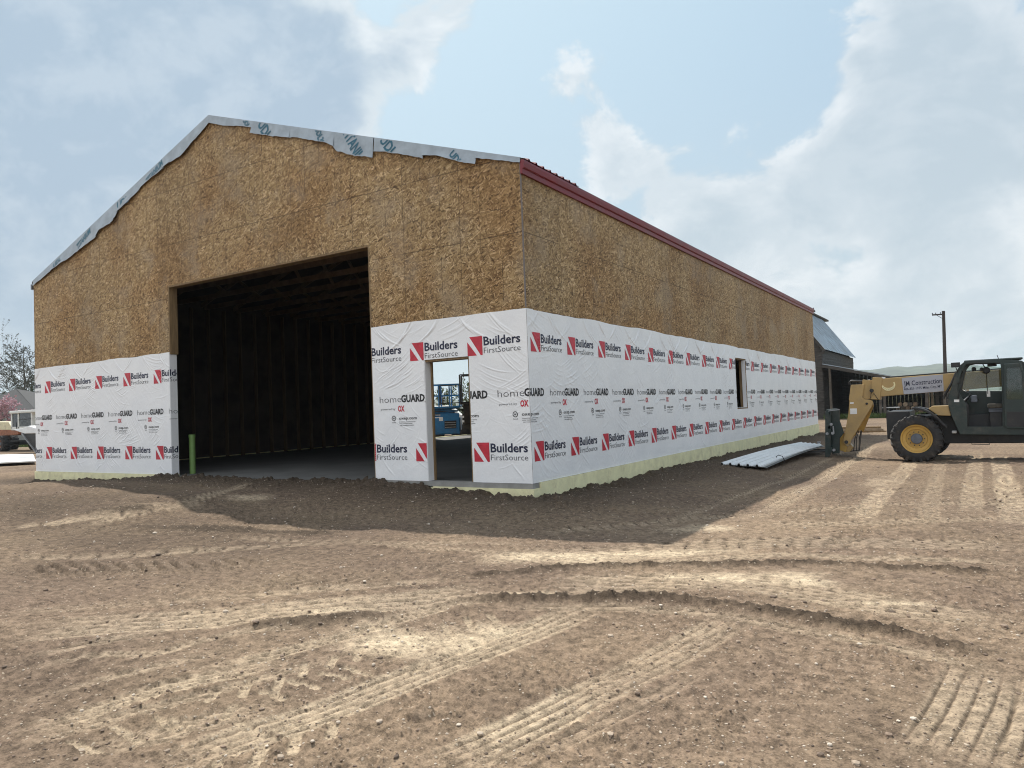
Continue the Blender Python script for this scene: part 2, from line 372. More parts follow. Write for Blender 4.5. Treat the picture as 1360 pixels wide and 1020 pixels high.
def lumps(x, y, cell, seed, keep):
    """rounded clods: height 0..1 on a jittered lattice"""
    gx = x/cell; gy = y/cell; xi = np.floor(gx); yi = np.floor(gy); out = np.zeros_like(x)
    for dx in (-1, 0, 1):
        for dy in (-1, 0, 1):
            cx, cy = xi+dx, yi+dy
            px = cx + _h(cx, cy, seed); py = cy + _h(cx, cy, seed+1); rr = .18+.45*_h(cx, cy, seed+2)**2; k = _h(cx, cy, seed+3) < keep
            d2 = ((gx-px)**2+(gy-py)**2)/(rr*rr)
            out = np.maximum(out, np.where(k & (d2 < 1), np.sqrt(np.maximum(0, 1-d2))*rr, 0))
    return out
def sst(a, b, v):
    t = np.clip((v-a)/(b-a), 0, 1); return t*t*(3-2*t)

# ------------------------------------------------------------------ ground
CTRL = np.array([(-15.5, -.3, -.23), (-13.5, -.3, -.21), (-11.8, -.3, -.16), (-9.9, -.3, -.06), (-9.2, -.3, -.02), (-7.5, -.3, -.02), (-5.5, -.3, -.02), (-3.5, -.3, -.03),
    (-1.58, -.3, -.13), (-.8, -.3, -.16), (.1, -.3, -.21), (.3, 1.3, -.24), (.3, 2.5, -.29), (.3, 4.7, -.29), (.3, 6.5, -.28), (.3, 9.4, -.30), (.3, 13.3, -.32), (.3, 18.8, -.36), (.3, 24.4, -.43),
    (-9, -2.8, .09), (-6.5, -3.0, .10), (-4.6, -3.1, .07), (-3.1, -3.4, -.10), (-2.5, -3.1, -.23), (-1, -2.9, -.27), (1, -2.7, -.29), (3, -2.4, -.31), (3, 1, -.33), (3.1, 5, -.37),
    (4, -7, -.38), (2, -8.5, -.36), (6, -6, -.38), (-1, -6, -.28), (-4, -6, -.10), (-10, -6, .0), (-15, -3, -.05), (-20, 0, -.15), (-8, -10, -.15), (8, 2, -.40), (5, 9.6, -.43), (4.7, 11, -.44), (2.2, 7, -.37), (2.2, 12, -.38),
    (8, 12, -.45), (4, 20, -.45), (3, 45, -.5), (-25, 10, -.28), (-30, -5, -.15), (20, 10, -.45), (10, -6, -.40), (6, -12, -.40), (-40, 20, -.32), (0, 60, -.5), (-18, 22, -.2), (-24, 28, -.25)])
def base_z(x, y):
    num = np.zeros_like(x); den = np.zeros_like(x)
    for (a, b, c) in CTRL:
        wgt = 1/(((x-a)**2+(y-b)**2+.12)**1.7); num += wgt*c; den += wgt
    z = num/den
    r = np.hypot(x-CX, y-CY); k = sst(60, 140, r)
    return z*(1-k) + (-.5)*k
_gc = {}
def onground(px, py):
    k = (px, py)
    if k not in _gc:
        z = -.34
        for _ in range(12):
            p = onz(px, py, z); z = .5*z+.5*float(base_z(np.array([p.x]), np.array([p.y]))[0])
        _gc[k] = p
    return _gc[k]
def seg_dist(x, y, pts):
    """signed lateral offset, along-length and total length for a polyline"""
    best = np.full(x.shape, 1e9); lat = np.zeros_like(x); alo = np.zeros_like(x); s0 = 0
    for (ax, ay), (bx, by) in zip(pts[:-1], pts[1:]):
        dx, dy = bx-ax, by-ay; L = math.hypot(dx, dy); t = np.clip(((x-ax)*dx+(y-ay)*dy)/(L*L), 0, 1)
        qx, qy = x-(ax+t*dx), y-(ay+t*dy); d = np.hypot(qx, qy); mk = d < best
        best = np.where(mk, d, best); lat = np.where(mk, np.sign(dx*qy-dy*qx)*d, lat); alo = np.where(mk, s0+t*L, alo); s0 += L
    return best, lat, alo, s0
def smoothline(pxs, z=-.34, n=5):
    p = [onground(a, b) for a, b in pxs]; p = [(v.x, v.y) for v in p]
    if len(p) < 3: return p
    o = []
    for i in range(len(p)-1):
        p0, p1, p2, p3 = p[max(i-1, 0)], p[i], p[i+1], p[min(i+2, len(p)-1)]
        for k in range(n):
            t = k/n
            o.append(tuple(.5*((2*p1[j])+(-p0[j]+p2[j])*t+(2*p0[j]-5*p1[j]+4*p2[j]-p3[j])*t*t+(-p0[j]+3*p1[j]-3*p2[j]+p3[j])*t**3) for j in (0, 1)))
    return o+[p[-1]]
TR = [  # pixels of the track's middle, width m, ribs, depth, paleness, kind
    ([(560, 1035), (680, 975), (800, 915), (900, 862), (985, 818)], .34, 5, .018, .85, 'rib'),
    ([(1255, 1035), (1280, 985), (1305, 930), (1328, 878)], .50, 6, .009, .50, 'rib'),
    ([(1345, 1035), (1352, 960), (1362, 890)], .22, 3, .009, .4, 'rib'),
    ([(180, 1035), (300, 990), (420, 950), (560, 895), (700, 838), (800, 800)], .34, 5, .016, .7, 'rib'),
    ([(-20, 985), (90, 960), (210, 920), (300, 897), (410, 872)], .24, 4, .022, .7, 'rib'),
    ([(230, 900), (330, 880), (440, 852), (560, 815), (680, 790)], .18, 3, .018, .6, 'rib'),
    ([(70, 1010), (180, 985), (300, 955), (420, 925)], .24, 4, .018, .5, 'rib'),
    ([(0, 898), (60, 884), (140, 872), (210, 868), (300, 845), (460, 830)], .12, 2, .012, .45, 'rib'),
    ([(-10, 850), (110, 832), (250, 822), (400, 812), (560, 798), (680, 783)], .55, 5, .020, .55, 'rib'),
    ([(-10, 762), (130, 755), (260, 752), (380, 745)], .60, 0, .040, .15, 'chev'),
    ([(150, 792), (330, 772), (480, 765), (640, 742)], .60, 0, .03, .2, 'chev'),
    ([(-10, 700), (100, 690), (200, 676), (255, 668)], .30, 3, .015, .5, 'rib'),
    ([(1140, 690), (1165, 662), (1190, 635), (1212, 613)], .34, 3, .015, .8, 'chev'),
    ([(1288, 680), (1291, 655), (1294, 625), (1297, 600)], .30, 3, .012, .6, 'chev'),
    ([(1352, 700), (1343, 668), (1334, 635), (1326, 605)], .36, 3, .015, .8, 'chev'),
    ([(990, 690), (1060, 655), (1110, 625), (1160, 592)], .35, 4, .012, .5, 'rib'),
    ([(700, 780), (820, 776), (960, 775), (1100, 792), (1240, 815), (1380, 838)], .55, 6, .012, .45, 'rib'),
    ([(640, 745), (760, 735), (900, 728), (1100, 720), (1380, 722)], .60, 6, .014, .3, 'rib'),
    ([(1000, 700), (1120, 694), (1250, 690), (1380, 688)], .40, 4, .012, .25, 'rib'),
    ([(1120, 735), (1130, 705), (1150, 690)], .35, 0, .016, .0, 'chev'),
    ([(-20, 1010), (120, 968), (260, 928), (480, 868)], .13, 2, .013, .45, 'rib'),
    ([(-20, 948), (90, 918), (180, 895), (340, 856)], .13, 2, .012, .4, 'rib'),
    ([(620, 1040), (740, 990), (870, 925), (965, 868)], .14, 2, .011, .35, 'rib'),
    ([(-10, 886), (150, 852), (290, 828)], .14, 2, .012, .4, 'rib'),
    ([(-10, 818), (200, 800), (420, 785), (640, 770)], .20, 3, .012, .35, 'rib'),
    ([(-10, 738), (300, 726), (560, 722), (720, 727)], .22, 3, .012, .3, 'rib'),
    ([(300, 712), (480, 720), (660, 738), (760, 752)], .20, 3, .012, .3, 'rib'),
    ([(700, 708), (900, 690), (1100, 674), (1380, 668)], .30, 4, .012, .3, 'rib'),
    ([(760, 758), (1000, 742), (1200, 740), (1390, 748)], .22, 3, .012, .45, 'rib'),
    ([(640, 806), (860, 808), (1000, 828), (1200, 866), (1390, 905)], .16, 2, .012, .4, 'rib'),
    ([(850, 712), (950, 672), (1050, 634), (1120, 600)], .16, 2, .011, .4, 'rib'),
    ([(1230, 700), (1238, 660), (1246, 625), (1252, 600)], .26, 3, .012, .4, 'chev'),
    ([(330, 640), (300, 652), (250, 665), (190, 680), (100, 700)], .25, 2, .01, .55, 'rib'),
]
BERM = [([(560, 772), (640, 767), (700, 762), (770, 758), (870, 754), (1000, 752), (1130, 753), (1250, 757), (1390, 766)], .05, .04),
        ([(560, 803), (640, 796), (700, 797), (780, 796), (860, 797), (950, 807), (1020, 818), (1100, 832), (1200, 850), (1290, 868), (1390, 880)], .065, .05),
        ([(270, 838), (360, 830), (460, 822), (560, 812)], .12, .04),
        ([(0, 752), (60, 752), (120, 750)], .2, .05), ([(60, 690), (130, 680), (240, 678)], .25, .05), ([(130, 700), (300, 705), (480, 708)], .25, .03)]
LUGS = [(373, 903, 363, 926), (330, 908, 322, 924), (290, 920, 278, 932), (428, 898, 462, 902), (385, 906, 420, 914), (350, 920, 378, 929), (318, 963, 366, 982), (152, 968, 186, 985), (230, 960, 240, 970),
        (395, 980, 388, 1000), (443, 967, 438, 982), (350, 995, 330, 1030), (290, 1012, 282, 1035), (476, 865, 474, 880), (405, 885, 402, 900), (500, 868, 530, 872), (445, 876, 438, 890), (210, 958, 235, 970), (95, 990, 130, 1000), (515, 822, 512, 834), (545, 838, 562, 842), (590, 830, 600, 842),
        (620, 820, 626, 830), (650, 815, 660, 822), (460, 890, 490, 899), (310, 940, 300, 955), (560, 880, 552, 892)]
PALE = [(560, 850, 120, 26, 1.0), (640, 835, 90, 14, .7), (760, 742, 120, 12, 1.0), (860, 735, 130, 9, .9), (940, 703, 60, 6, .8), (1000, 770, 110, 10, 1.0), (900, 768, 120, 6, .8), (1070, 775, 60, 8, .8), (1180, 802, 70, 5, .7),
        (480, 812, 130, 7, .7), (700, 790, 120, 6, .7), (240, 830, 140, 6, .5), (200, 672, 90, 5, .5), (780, 770, 90, 5, .6), (1170, 640, 40, 12, .5), (1240, 655, 120, 15, .25), (960, 920, 160, 40, .22), (760, 960, 160, 30, .2), (1040, 980, 130, 30, .2), (330, 660, 40, 5, .5)]
def ground(x, y):
    """height and albedo mixes (pale, moist) at world points"""
    r = np.hypot(x-CX, y-CY); near = 1-sst(25, 60, r)
    z = base_z(x, y)
    z = z + (fbm(x*.55, y*.55, 3, 11)-.5)*.08*near + (fbm(x*2.3, y*2.3, 4, 21)-.5)*.028*near
    pale = np.zeros_like(x); moist_shade = sst(.48, .78, fbm(x*.5+3, y*.5, 4, 31))*.28
    for (a, b, ra, rb_, wt) in ((-5, -4.2, 6, 2.0, .75), (-12, -3, 5, 2.5, .6), (5.5, 4.5, 3, 3, .35), (1.5, -7.6, 1.6, .9, .3), (9, -1, 3, 2, .3)): moist_shade = np.maximum(moist_shade, wt*np.exp(-((x-a)/ra)**2-((y-b)/rb_)**2)*(.4+fbm(x*1.1, y*1.1, 4, 33)))
    tr = np.zeros_like(x)
    for (px, py, rx, ry, wt) in PALE:
        c = onground(px, py); ex = onground(px+rx, py)-c; ey = onground(px, py-ry)-c
        det = ex.x*ey.y-ex.y*ey.x; dx, dy = x-c.x, y-c.y
        a = (dx*ey.y-dy*ey.x)/det; b = (dy*ex.x-dx*ex.y)/det
        pale = np.maximum(pale, wt*np.exp(-(a*a+b*b)*.9))
    pn = fbm(x*1.6, y*1.6, 6, 41, .68)
    pale = .85*sst(.20, .95, pale*(-.15+2.2*pn))
    for (pxs, wd, ribs, dep, pl, kind) in TR:
        pts = smoothline(pxs); xs = [p[0] for p in pts]; ys = [p[1] for p in pts]
        mk = (x > min(xs)-wd) & (x < max(xs)+wd) & (y > min(ys)-wd) & (y < max(ys)+wd)
        if not mk.any(): continue
        X, Y = x[mk], y[mk]; d, lat, al, L = seg_dist(X, Y, pts)
        wv = (vnoise(al*1.1, al*0+5, 51)-.5)*.03
        lat = lat+wv; d2 = np.abs(lat)
        inside = (d < wd*.8)
        prof = 1-sst(wd*.40, wd*.52, d2)
        gate = sst(.26, .46, fbm(X*.9+7, Y*.9, 3, 61))*.55+.45
        ends = sst(0, .6, al)*sst(0, .7, L-al)
        k = prof*gate*ends*inside
        if kind == 'rib':
            q = (lat*ribs/wd) % 1.0; gv = np.exp(-((q-.5)/.11)**2); dz = -dep*.25 - dep*1.15*gv; moist_shade[mk] = np.maximum(moist_shade[mk], .95*gv*k)  # grooves get the darker soil tone
            pal = 1.0-.85*gv
        else:
            q = ((al+np.abs(lat)*.9)/.19) % 1.0; ph = np.where(q < .45, 1., 0.)*sst(0, .1, q)*sst(0, .1, .45-q+.05); dz = -dep*1.3*ph+dep*.3; moist_shade[mk] = np.maximum(moist_shade[mk], .6*ph*k)  # lug marks get part of the darker soil tone
            pal = .35+.65*ph
        z[mk] += dz*k + .35*dep*np.exp(-((d2-wd*.56)/.05)**2)*gate*ends*inside*(d < wd)
        pale[mk] = np.maximum(pale[mk], .8*pl*pal*k*(.55+.45*pn[mk])); tr[mk] = np.maximum(tr[mk], k)
    bm = np.zeros_like(x)
    for (pxs, wd, ht) in BERM:
        pts = smoothline(pxs); xs = [p[0] for p in pts]; ys = [p[1] for p in pts]
        mk = (x > min(xs)-.6) & (x < max(xs)+.6) & (y > min(ys)-.6) & (y < max(ys)+.6)
        if not mk.any(): continue
        X, Y = x[mk], y[mk]; d, lat, al, L = seg_dist(X, Y, pts)
        lat = lat+(fbm(X*3, Y*3, 2, 71)-.5)*.10; gate = .7+.5*vnoise(al*1.3, al*0, 72)
        g = np.exp(-(lat/wd)**2)*gate*sst(0, .6, al)*sst(0, .6, L-al)
        z[mk] += ht*g*(.6+.9*fbm(X*14, Y*14, 2, 73)); bm[mk] = np.maximum(bm[mk], g)
    for (ax, ay, bx, by) in LUGS:
        a = onground(ax, ay); b = onground(bx, by); mk = (np.abs(x-(a.x+b.x)/2) < .5) & (np.abs(y-(a.y+b.y)/2) < .5)
        if not mk.any(): continue
        d, lat, al, L = seg_dist(x[mk], y[mk], [(a.x, a.y), (b.x, b.y)])
        k = 1-sst(.022, .034, d); z[mk] += -.010*k + .004*np.exp(-((d-.05)/.018)**2); pale[mk] = np.maximum(pale[mk], .45*k); tr[mk] = np.maximum(tr[mk], k)
    # loose soil heaped against the slab edge
    fx = np.clip(x, -15.5, 0); fy = np.clip(y, 0, 24.7); df = np.hypot(x-fx, y-fy)
    heap = np.exp(-(df/.55)**2)*(r < 60)
    z += heap*(fbm(x*3.2, y*3.2, 6, 81, .6)-.45)*.22 + heap*lumps(x, y, .10, 83, .5)*.06
    moist_shade = np.maximum(moist_shade, np.exp(-(df/1.9)**2)*.95)  # damp soil by the walls, coloured darker still to deepen the building's shadow
    moist_shade = np.maximum(moist_shade, np.clip(bm*1.15, 0, 1)); pale = pale*(1-np.clip(bm*1.1, 0, 1))
    moist_shade = np.clip(moist_shade-pale, 0, 1)
    # crumbly texture and clods
    rough = (1-.85*tr)*near*(.35+.9*sst(.35, .7, fbm(x*.8+9, y*.8, 3, 91)))
    rough = rough*(1-.7*pale)*(1+.9*np.exp(-(df/1.8)**2))
    z += rough*(lumps(x, y, .032, 109, .6)*.022 + lumps(x, y, .06, 101, .30)*.018 + lumps(x, y, .15, 103, .03)*.05 + (fbm(x*16, y*16, 4, 105, .6)-.5)*.026)
    z += bm*(lumps(x, y, .07, 107, .6)*.035+lumps(x, y, .035, 108, .7)*.02)
    inside = (x < -.03) & (x > -15.45) & (y > .03) & (y < 24.6)
    z = np.where(inside, np.minimum(z, -.45), z)
    return z, pale, moist_shade
def gz(x, y): return float(ground(np.array([float(x)]), np.array([float(y)]))[0][0])

def build_ground():
    hgt = CZ+.36
    ph = np.concatenate([np.linspace(1.45, .66, 14), np.arange(.64, .030, -.00125)])
    r = hgt/np.tan(ph); r = np.concatenate([[.02], r, np.geomspace(r[-1]*1.03, 2500, 60)])
    fwd = YAW
    az = np.concatenate([np.arange(-.80, .80, .00128), np.linspace(.80, 2*math.pi-.80, 140)[1:-1]])
    na, nr = len(az), len(r)
    A, Rr = np.meshgrid(az+fwd, r)
    x = (CX+np.sin(A)*Rr).ravel(); y = (CY+np.cos(A)*Rr).ravel()
    z, pale, moist_shade = ground(x, y)
    me = bpy.data.meshes.new('ground')
    nv = len(x); co = np.empty((nv, 3), np.float32); co[:, 0] = x; co[:, 1] = y; co[:, 2] = z
    i = np.arange(nr-1)[:, None]*na; j = np.arange(na)[None, :]; j2 = (j+1) % na
    q = np.stack([i+j, i+na+j, i+na+j2, i+j2], -1).reshape(-1, 4)[:, ::-1]
    me.vertices.add(nv); me.vertices.foreach_set('co', co.ravel())
    nf = len(q); me.loops.add(nf*4); me.polygons.add(nf)
    me.loops.foreach_set('vertex_index', q.ravel().astype(np.int32)); me.polygons.foreach_set('loop_start', np.arange(0, nf*4, 4, dtype=np.int32))
    me.polygons.foreach_set('use_smooth', np.ones(nf, bool))
    at_ = me.attributes.new('soil', 'FLOAT_COLOR', 'POINT'); c = np.zeros((nv, 4), np.float32)
    c[:, 0] = pale; c[:, 1] = moist_shade; c[:, 2] = sst(55, 110, Rr.ravel()); c[:, 3] = 1
    at_.data.foreach_set('color', c.ravel())
    me.update(); me.validate()
    m, nt, b = newmat('bare_soil')
    a = nd(nt, 'ShaderNodeAttribute', {'attribute_name': 'soil'}); s = nd(nt, 'ShaderNodeSeparateColor', Color=a.outputs['Color'])
    pos = nd(nt, 'ShaderNodeNewGeometry').outputs['Position']
    n1 = nd(nt, 'ShaderNodeTexNoise', Vector=pos, Scale=.35, Detail=6.0, Roughness=.65).outputs['Fac']
    n2 = nd(nt, 'ShaderNodeTexNoise', Vector=pos, Scale=14.0, Detail=8.0, Roughness=.7).outputs['Fac']
    n3 = nd(nt, 'ShaderNodeTexNoise', Vector=pos, Scale=90.0, Detail=4.0, Roughness=.7).outputs['Fac']
    c = mixc(nt, smooth(nt, n1, .35, .65), (.162, .117, .086, 1), (.232, .171, .117, 1))
    c = mixc(nt, s.outputs[1], c, (.066, .049, .035, 1))  # damp tone taken darker to carry the shade by the walls
    c = mixc(nt, s.outputs[0], c, (.50, .405, .285, 1))
    k = mth(nt, 'ADD', mth(nt, 'MULTIPLY', n2, .9), mth(nt, 'MULTIPLY', n3, .6))
    k = smooth(nt, k, .48, 1.02, .36, 1.64)
    c = mixc(nt, 1.0, c, nd(nt, 'ShaderNodeCombineColor', Red=k, Green=k, Blue=k).outputs[0], 'MULTIPLY')
    # small pale stones and dark crumbs in the soil
    v = nd(nt, 'ShaderNodeTexVoronoi', {'voronoi_dimensions': '2D'}, Vector=pos, Scale=42.0, Randomness=1.0)
    vs = nd(nt, 'ShaderNodeSeparateColor', Color=v.outputs['Color'])
    st = mth(nt, 'MULTIPLY', mth(nt, 'GREATER_THAN', vs.outputs[0], .955), smooth(nt, v.outputs['Distance'], .34, .22))
    c = mixc(nt, mth(nt, 'MULTIPLY', st, .7), c, (.42, .35, .27, 1))
    dk = mth(nt, 'MULTIPLY', mth(nt, 'LESS_THAN', vs.outputs[0], .10), smooth(nt, v.outputs['Distance'], .40, .25))
    c = mixc(nt, mth(nt, 'MULTIPLY', dk, .6), c, (.085, .06, .045, 1))
    fld = mixc(nt, smooth(nt, n1, .4, .6), (.17, .165, .075, 1), (.24, .21, .12, 1))
    c = mixc(nt, s.outputs[2], c, fld)
    nt.links.new(c, b.inputs['Base Color']); b.inputs['Roughness'].default_value = .95; b.inputs['Specular IOR Level'].default_value = .12
    hh = mth(nt, 'ADD', n2, mth(nt, 'MULTIPLY', n3, .5)); hh = mth(nt, 'ADD', hh, mth(nt, 'MULTIPLY', st, .5))
    bp = nd(nt, 'ShaderNodeBump', Strength=.7, Distance=.012, Height=hh); nt.links.new(bp.outputs[0], b.inputs['Normal'])
    me.materials.append(m)
    tag(link('ground', me), kind='structure')
build_ground()

def build_gravel():
    """loose pebbles and clods too many to count"""
    n = 30000
    rr = 2.5*np.exp(rng.random(n)**.9*math.log(18/2.5)); aa = YAW + (rng.random(n)-.5)*1.75
    x = CX+np.sin(aa)*rr; y = CY+np.cos(aa)*rr
    keep = ~((x < .1) & (y > -.1)) & (fbm(x*.9, y*.9, 4, 201)+.25*rng.random(n) > .50)
    x, y, rr = x[keep], y[keep], rr[keep]; n = len(x)
    z, pl, mo = ground(x, y)
    sz = np.clip(.0033*np.exp(rng.normal(0, .55, n)), .0016, .020)*(.75+.06*rr)
    bmt = bmesh.new(); bmesh.ops.create_icosphere(bmt, subdivisions=1, radius=1); tv = np.array([v.co[:] for v in bmt.verts]); tf = np.array([[v.index for v in f.verts] for f in bmt.faces]); bmt.free()
    k = len(tv)
    sc = np.stack([sz*(.8+.7*rng.random(n)), sz*(.8+.5*rng.random(n)), sz*(.5+.35*rng.random(n))], 1)
    th = rng.random(n)*6.283
    V = tv[None]*(1+.28*(rng.random((n, k, 1))-.5))*sc[:, None]
    c, s = np.cos(th)[:, None], np.sin(th)[:, None]
    X = V[..., 0]*c-V[..., 1]*s+x[:, None]; Y = V[..., 0]*s+V[..., 1]*c+y[:, None]; Z = V[..., 2]+(z+sz*.25)[:, None]
    co = np.stack([X, Y, Z], -1).reshape(-1, 3); fa = (tf[None]+np.arange(n)[:, None, None]*k).reshape(-1, 3)
    me = bpy.data.meshes.new('gravel'); me.from_pydata(co.tolist(), [], fa.tolist())
    m, nt, b = newmat('pebbles')
    rnd = nd(nt, 'ShaderNodeNewGeometry').outputs['Random Per Island']
    rp = nd(nt, 'ShaderNodeValToRGB', Fac=rnd); e = rp.color_ramp.elements
    e[0].color = (.11, .08, .06, 1); e[1].color = (.62, .54, .45, 1); x1 = e.new(.55); x1.color = (.26, .19, .14, 1); x2 = e.new(.8); x2.color = (.42, .34, .26, 1)
    nt.links.new(rp.outputs[0], b.inputs['Base Color']); b.inputs['Roughness'].default_value = .9
    me.materials.append(m); tag(link('gravel', me), 'small pale pebbles and clods scattered over the bare soil', 'gravel', kind='stuff')
build_gravel()

# ------------------------------------------------------------------ hills
def build_hills():
    az = np.radians(np.linspace(-75, 75, 260)); rr = np.array([900, 1050, 1200, 1350, 1450, 1550, 1650, 1900, 2400])
    prof = np.array([0, .10, .28, .55, .80, .97, 1.0, .97, .8])
    A, Q = np.meshgrid(az, np.arange(len(rr)))
    deg = np.degrees(az)
    top = np.interp(deg, [-75, -40, -12, -7.3, -5.4, -4.6, -2.0, -1.0, .5, 2.8, 8, 30, 75], [20, 26, 40, 51, 53.5, 55, 55.5, 54, 49, 40, 32, 24, 20])
    top = top + (fbm(deg*1.3, deg*0, 4, 301)-.5)*4
    Z = prof[Q]*top[None, :]*(1+.10*(fbm(A*90, Q*1.1, 4, 303)-.5)) + (fbm(A*160, Q*2., 3, 305)-.5)*7*(prof[Q] > .05)*(prof[Q] < .95) - 1.0
    X = CX+np.sin(A)*rr[Q]; Y = CY+np.cos(A)*rr[Q]
    na = len(az); co = np.stack([X, Y, Z], -1).reshape(-1, 3)
    fs = [(i*na+j, i*na+j+1, (i+1)*na+j+1, (i+1)*na+j) for i in range(len(rr)-1) for j in range(na-1)]
    me = bpy.data.meshes.new('hills'); me.from_pydata(co.tolist(), [], fs)
    me.polygons.foreach_set('use_smooth', [True]*len(fs))
    m = M('hill_scrub', (.085, .10, .068), .95, var=.4, scale=.02, dirt=(.045, .06, .04), dirt_amt=.7)
    me.materials.append(m); tag(link('hills', me), kind='structure')
build_hills()

# ------------------------------------------------------------------ the building under construction
W, L, H = 15.484, 24.67, 5.063
HR = 7.677; T = .184
SL = (HR-H)/(W/2)
def rake(x): return H + SL*(W/2-abs(x+W/2))
BARN = thing('metal_roofed_shed', (-W/2, 0, -.2), 'half finished gabled shed of bare strand board above printed white house wrap', 'shed')
DX0, DX1, DH = -9.40, -3.262, 4.245          # big doorway
MX0, MX1, MH = -2.07, -1.128, 2.065          # walk-through doorway
WY0, WY1, WZ0, WZ1 = 11.775, 12.93, .912, 2.42  # side window
OY0, OY1, OH = 16.5, 21.2, 4.2               # doorway in the far side wall

INNER = M('shaded_interior_board', (.055, .042, .030), .9, var=.3, scale=2)  # interior shade painted into the board, truss and stud colours
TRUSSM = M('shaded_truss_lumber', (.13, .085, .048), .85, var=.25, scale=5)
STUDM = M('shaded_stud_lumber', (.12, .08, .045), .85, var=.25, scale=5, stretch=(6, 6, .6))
def sheet_wall(name, us, zs, hole, to3, thick, top=None):
    """wall with openings; to3(u, z, d): d = depth into the wall"""
    polys = []
    for i in range(len(us)-1):
        for j in range(len(zs)-1):
            uc, zc = (us[i]+us[i+1])/2, (zs[j]+zs[j+1])/2
            if not hole(uc, zc): polys.append([(us[i], zs[j]), (us[i+1], zs[j]), (us[i+1], zs[j+1]), (us[i], zs[j+1])])
        if top: polys.append([(us[i], zs[-1]), (us[i+1], zs[-1]), (us[i+1], top(us[i+1])), (us[i], top(us[i]))])
    cnt = {}; key = lambda p: (round(p[0], 4), round(p[1], 4))
    for p in polys:
        for a, b in zip(p, p[1:]+p[:1]):
            e = frozenset((key(a), key(b))); cnt[e] = cnt.get(e, 0)+1
    m = MB()
    for p in polys:
        fr = [to3(u, z, 0) for u, z in p]; bk = [to3(u, z, thick) for u, z in p]
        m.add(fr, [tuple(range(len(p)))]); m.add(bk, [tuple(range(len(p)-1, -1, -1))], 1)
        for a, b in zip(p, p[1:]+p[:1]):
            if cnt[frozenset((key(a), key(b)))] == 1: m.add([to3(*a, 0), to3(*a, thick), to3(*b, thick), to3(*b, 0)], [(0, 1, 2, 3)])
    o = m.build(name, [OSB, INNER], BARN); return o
front_hole = lambda u, z: (DX0 < u < DX1 and z < DH) or (MX0 < u < MX1 and z < MH)
sheet_wall('front_wall', [-W, -12.4, DX0, -W/2, DX1, MX0, MX1, 0], [0, MH, DH, 4.7], front_hole, lambda u, z, d: (u, d, z), T, lambda u: rake(u)-.02)
sheet_wall('side_wall', [T, WY0, WY1, L], [0, WZ0, WZ1, H-.02], lambda u, z: WY0 < u < WY1 and WZ0 < z < WZ1, lambda u, z, d: (-d, u, z), T)
sheet_wall('far_side_wall', [T, OY0, OY1, L], [0, OH, H-.02], lambda u, z: OY0 < u < OY1 and z < OH, lambda u, z, d: (-W+d, u, z), T)
sheet_wall('rear_wall', [-W+T, -W/2, -T], [0, 4.7], lambda u, z: False, lambda u, z, d: (u, L-d, z), T, lambda u: rake(u)-.02)
# foundation
m = MB()
m.box(-W-.03, DX0, -.035, T, -.9, -.004)
m.box(-1.95+.0, .03, -.035, T, -.9, -.085)
m.box(DX1, -1.95, -.033, T, -.9, -.10)
y = T
while y < L:
    y2 = min(y+2.44, L+.02); m.box(-T, .035, y+.002, y2-.002, -.9, -.005); y = y2
m.box(-T, .033, -.034, T, -.9, -.087)
m.box(-W-.03, -W+T, T, L, -.9, -.005); m.box(-W+T, -T, L-T, L+.03, -.9, -.005)
m.build('foam_skirt', FOAM, BARN)
m = MB(); m.box(DX1, .010, -.020, T, -.083, -.004)
m.build('concrete_sill', CONC, BARN)
m = MB(); m.box(-W+T, -T, T, L-T, -.5, -.03); m.box(DX0, DX1, -.02, T, -.5, -.031); m.box(-W, -W+T, OY0, OY1, -.5, -.031)
m.build('concrete_slab', SLAB, BARN)
# door and window linings (rough lumber)
def lining(name, boxes):
    m = MB()
    for b in boxes: m.box(*b)
    m.build(name, LUMBER, BARN, bevel=.004)
lining('overhead_door_frame', [(DX0+.001, DX0+.04, .004, T+.02, 2.70, DH-.04), (DX0, DX1, .004, T+.02, DH-.04, DH-.002), (DX1-.04, DX1-.001, .01, T+.02, 0, DH-.04)])
lining('doorway_frame', [(MX0+.001, MX0+.035, .15, T+.01, 0, MH-.035), (MX0, MX1, .01, T+.01, MH-.035, MH-.002), (MX1-.035, MX1-.001, .012, T+.01, 0, MH-.035)])
lining('window_frame', [(-T-.01, -.012, WY0+.001, WY0+.035, WZ0+.035, WZ1-.035), (-T-.01, -.012, WY1-.035, WY1-.001, WZ0+.035, WZ1-.035), (-T-.01, -.012, WY0, WY1, WZ0+.001, WZ0+.035), (-T-.01, -.012, WY0, WY1, WZ1-.035, WZ1-.001)])
# inside framing: studs each their own piece
for k in range(40):
    y = T+.05+k*.61
    if OY0-.05 < y < OY1+.05: continue
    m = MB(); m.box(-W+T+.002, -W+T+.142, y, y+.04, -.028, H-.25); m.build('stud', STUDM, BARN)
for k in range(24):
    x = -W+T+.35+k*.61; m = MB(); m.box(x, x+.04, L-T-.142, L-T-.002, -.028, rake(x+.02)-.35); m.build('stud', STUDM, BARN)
for k in range(20):
    y = 1.3+k*1.22
    m = MB()
    zc = H-.22
    m.beam((-W+T+.15, y, zc), (-T-.15, y, zc), .04, .14)
    m.beam((-W+T, y, H-.14), (-W/2, y, HR-.20), .04, .14); m.beam((-T, y, H-.14), (-W/2, y, HR-.20), .04, .14)
    for f in (.2, .4, .6, .8):
        x = -W*f; m.beam((x, y+.05, zc), (x+(1.1 if f < .5 else -1.1), y+.05, rake(x+(1.1 if f < .5 else -1.1))-.2), .035, .09)
    m.build('roof_truss', TRUSSM, BARN)
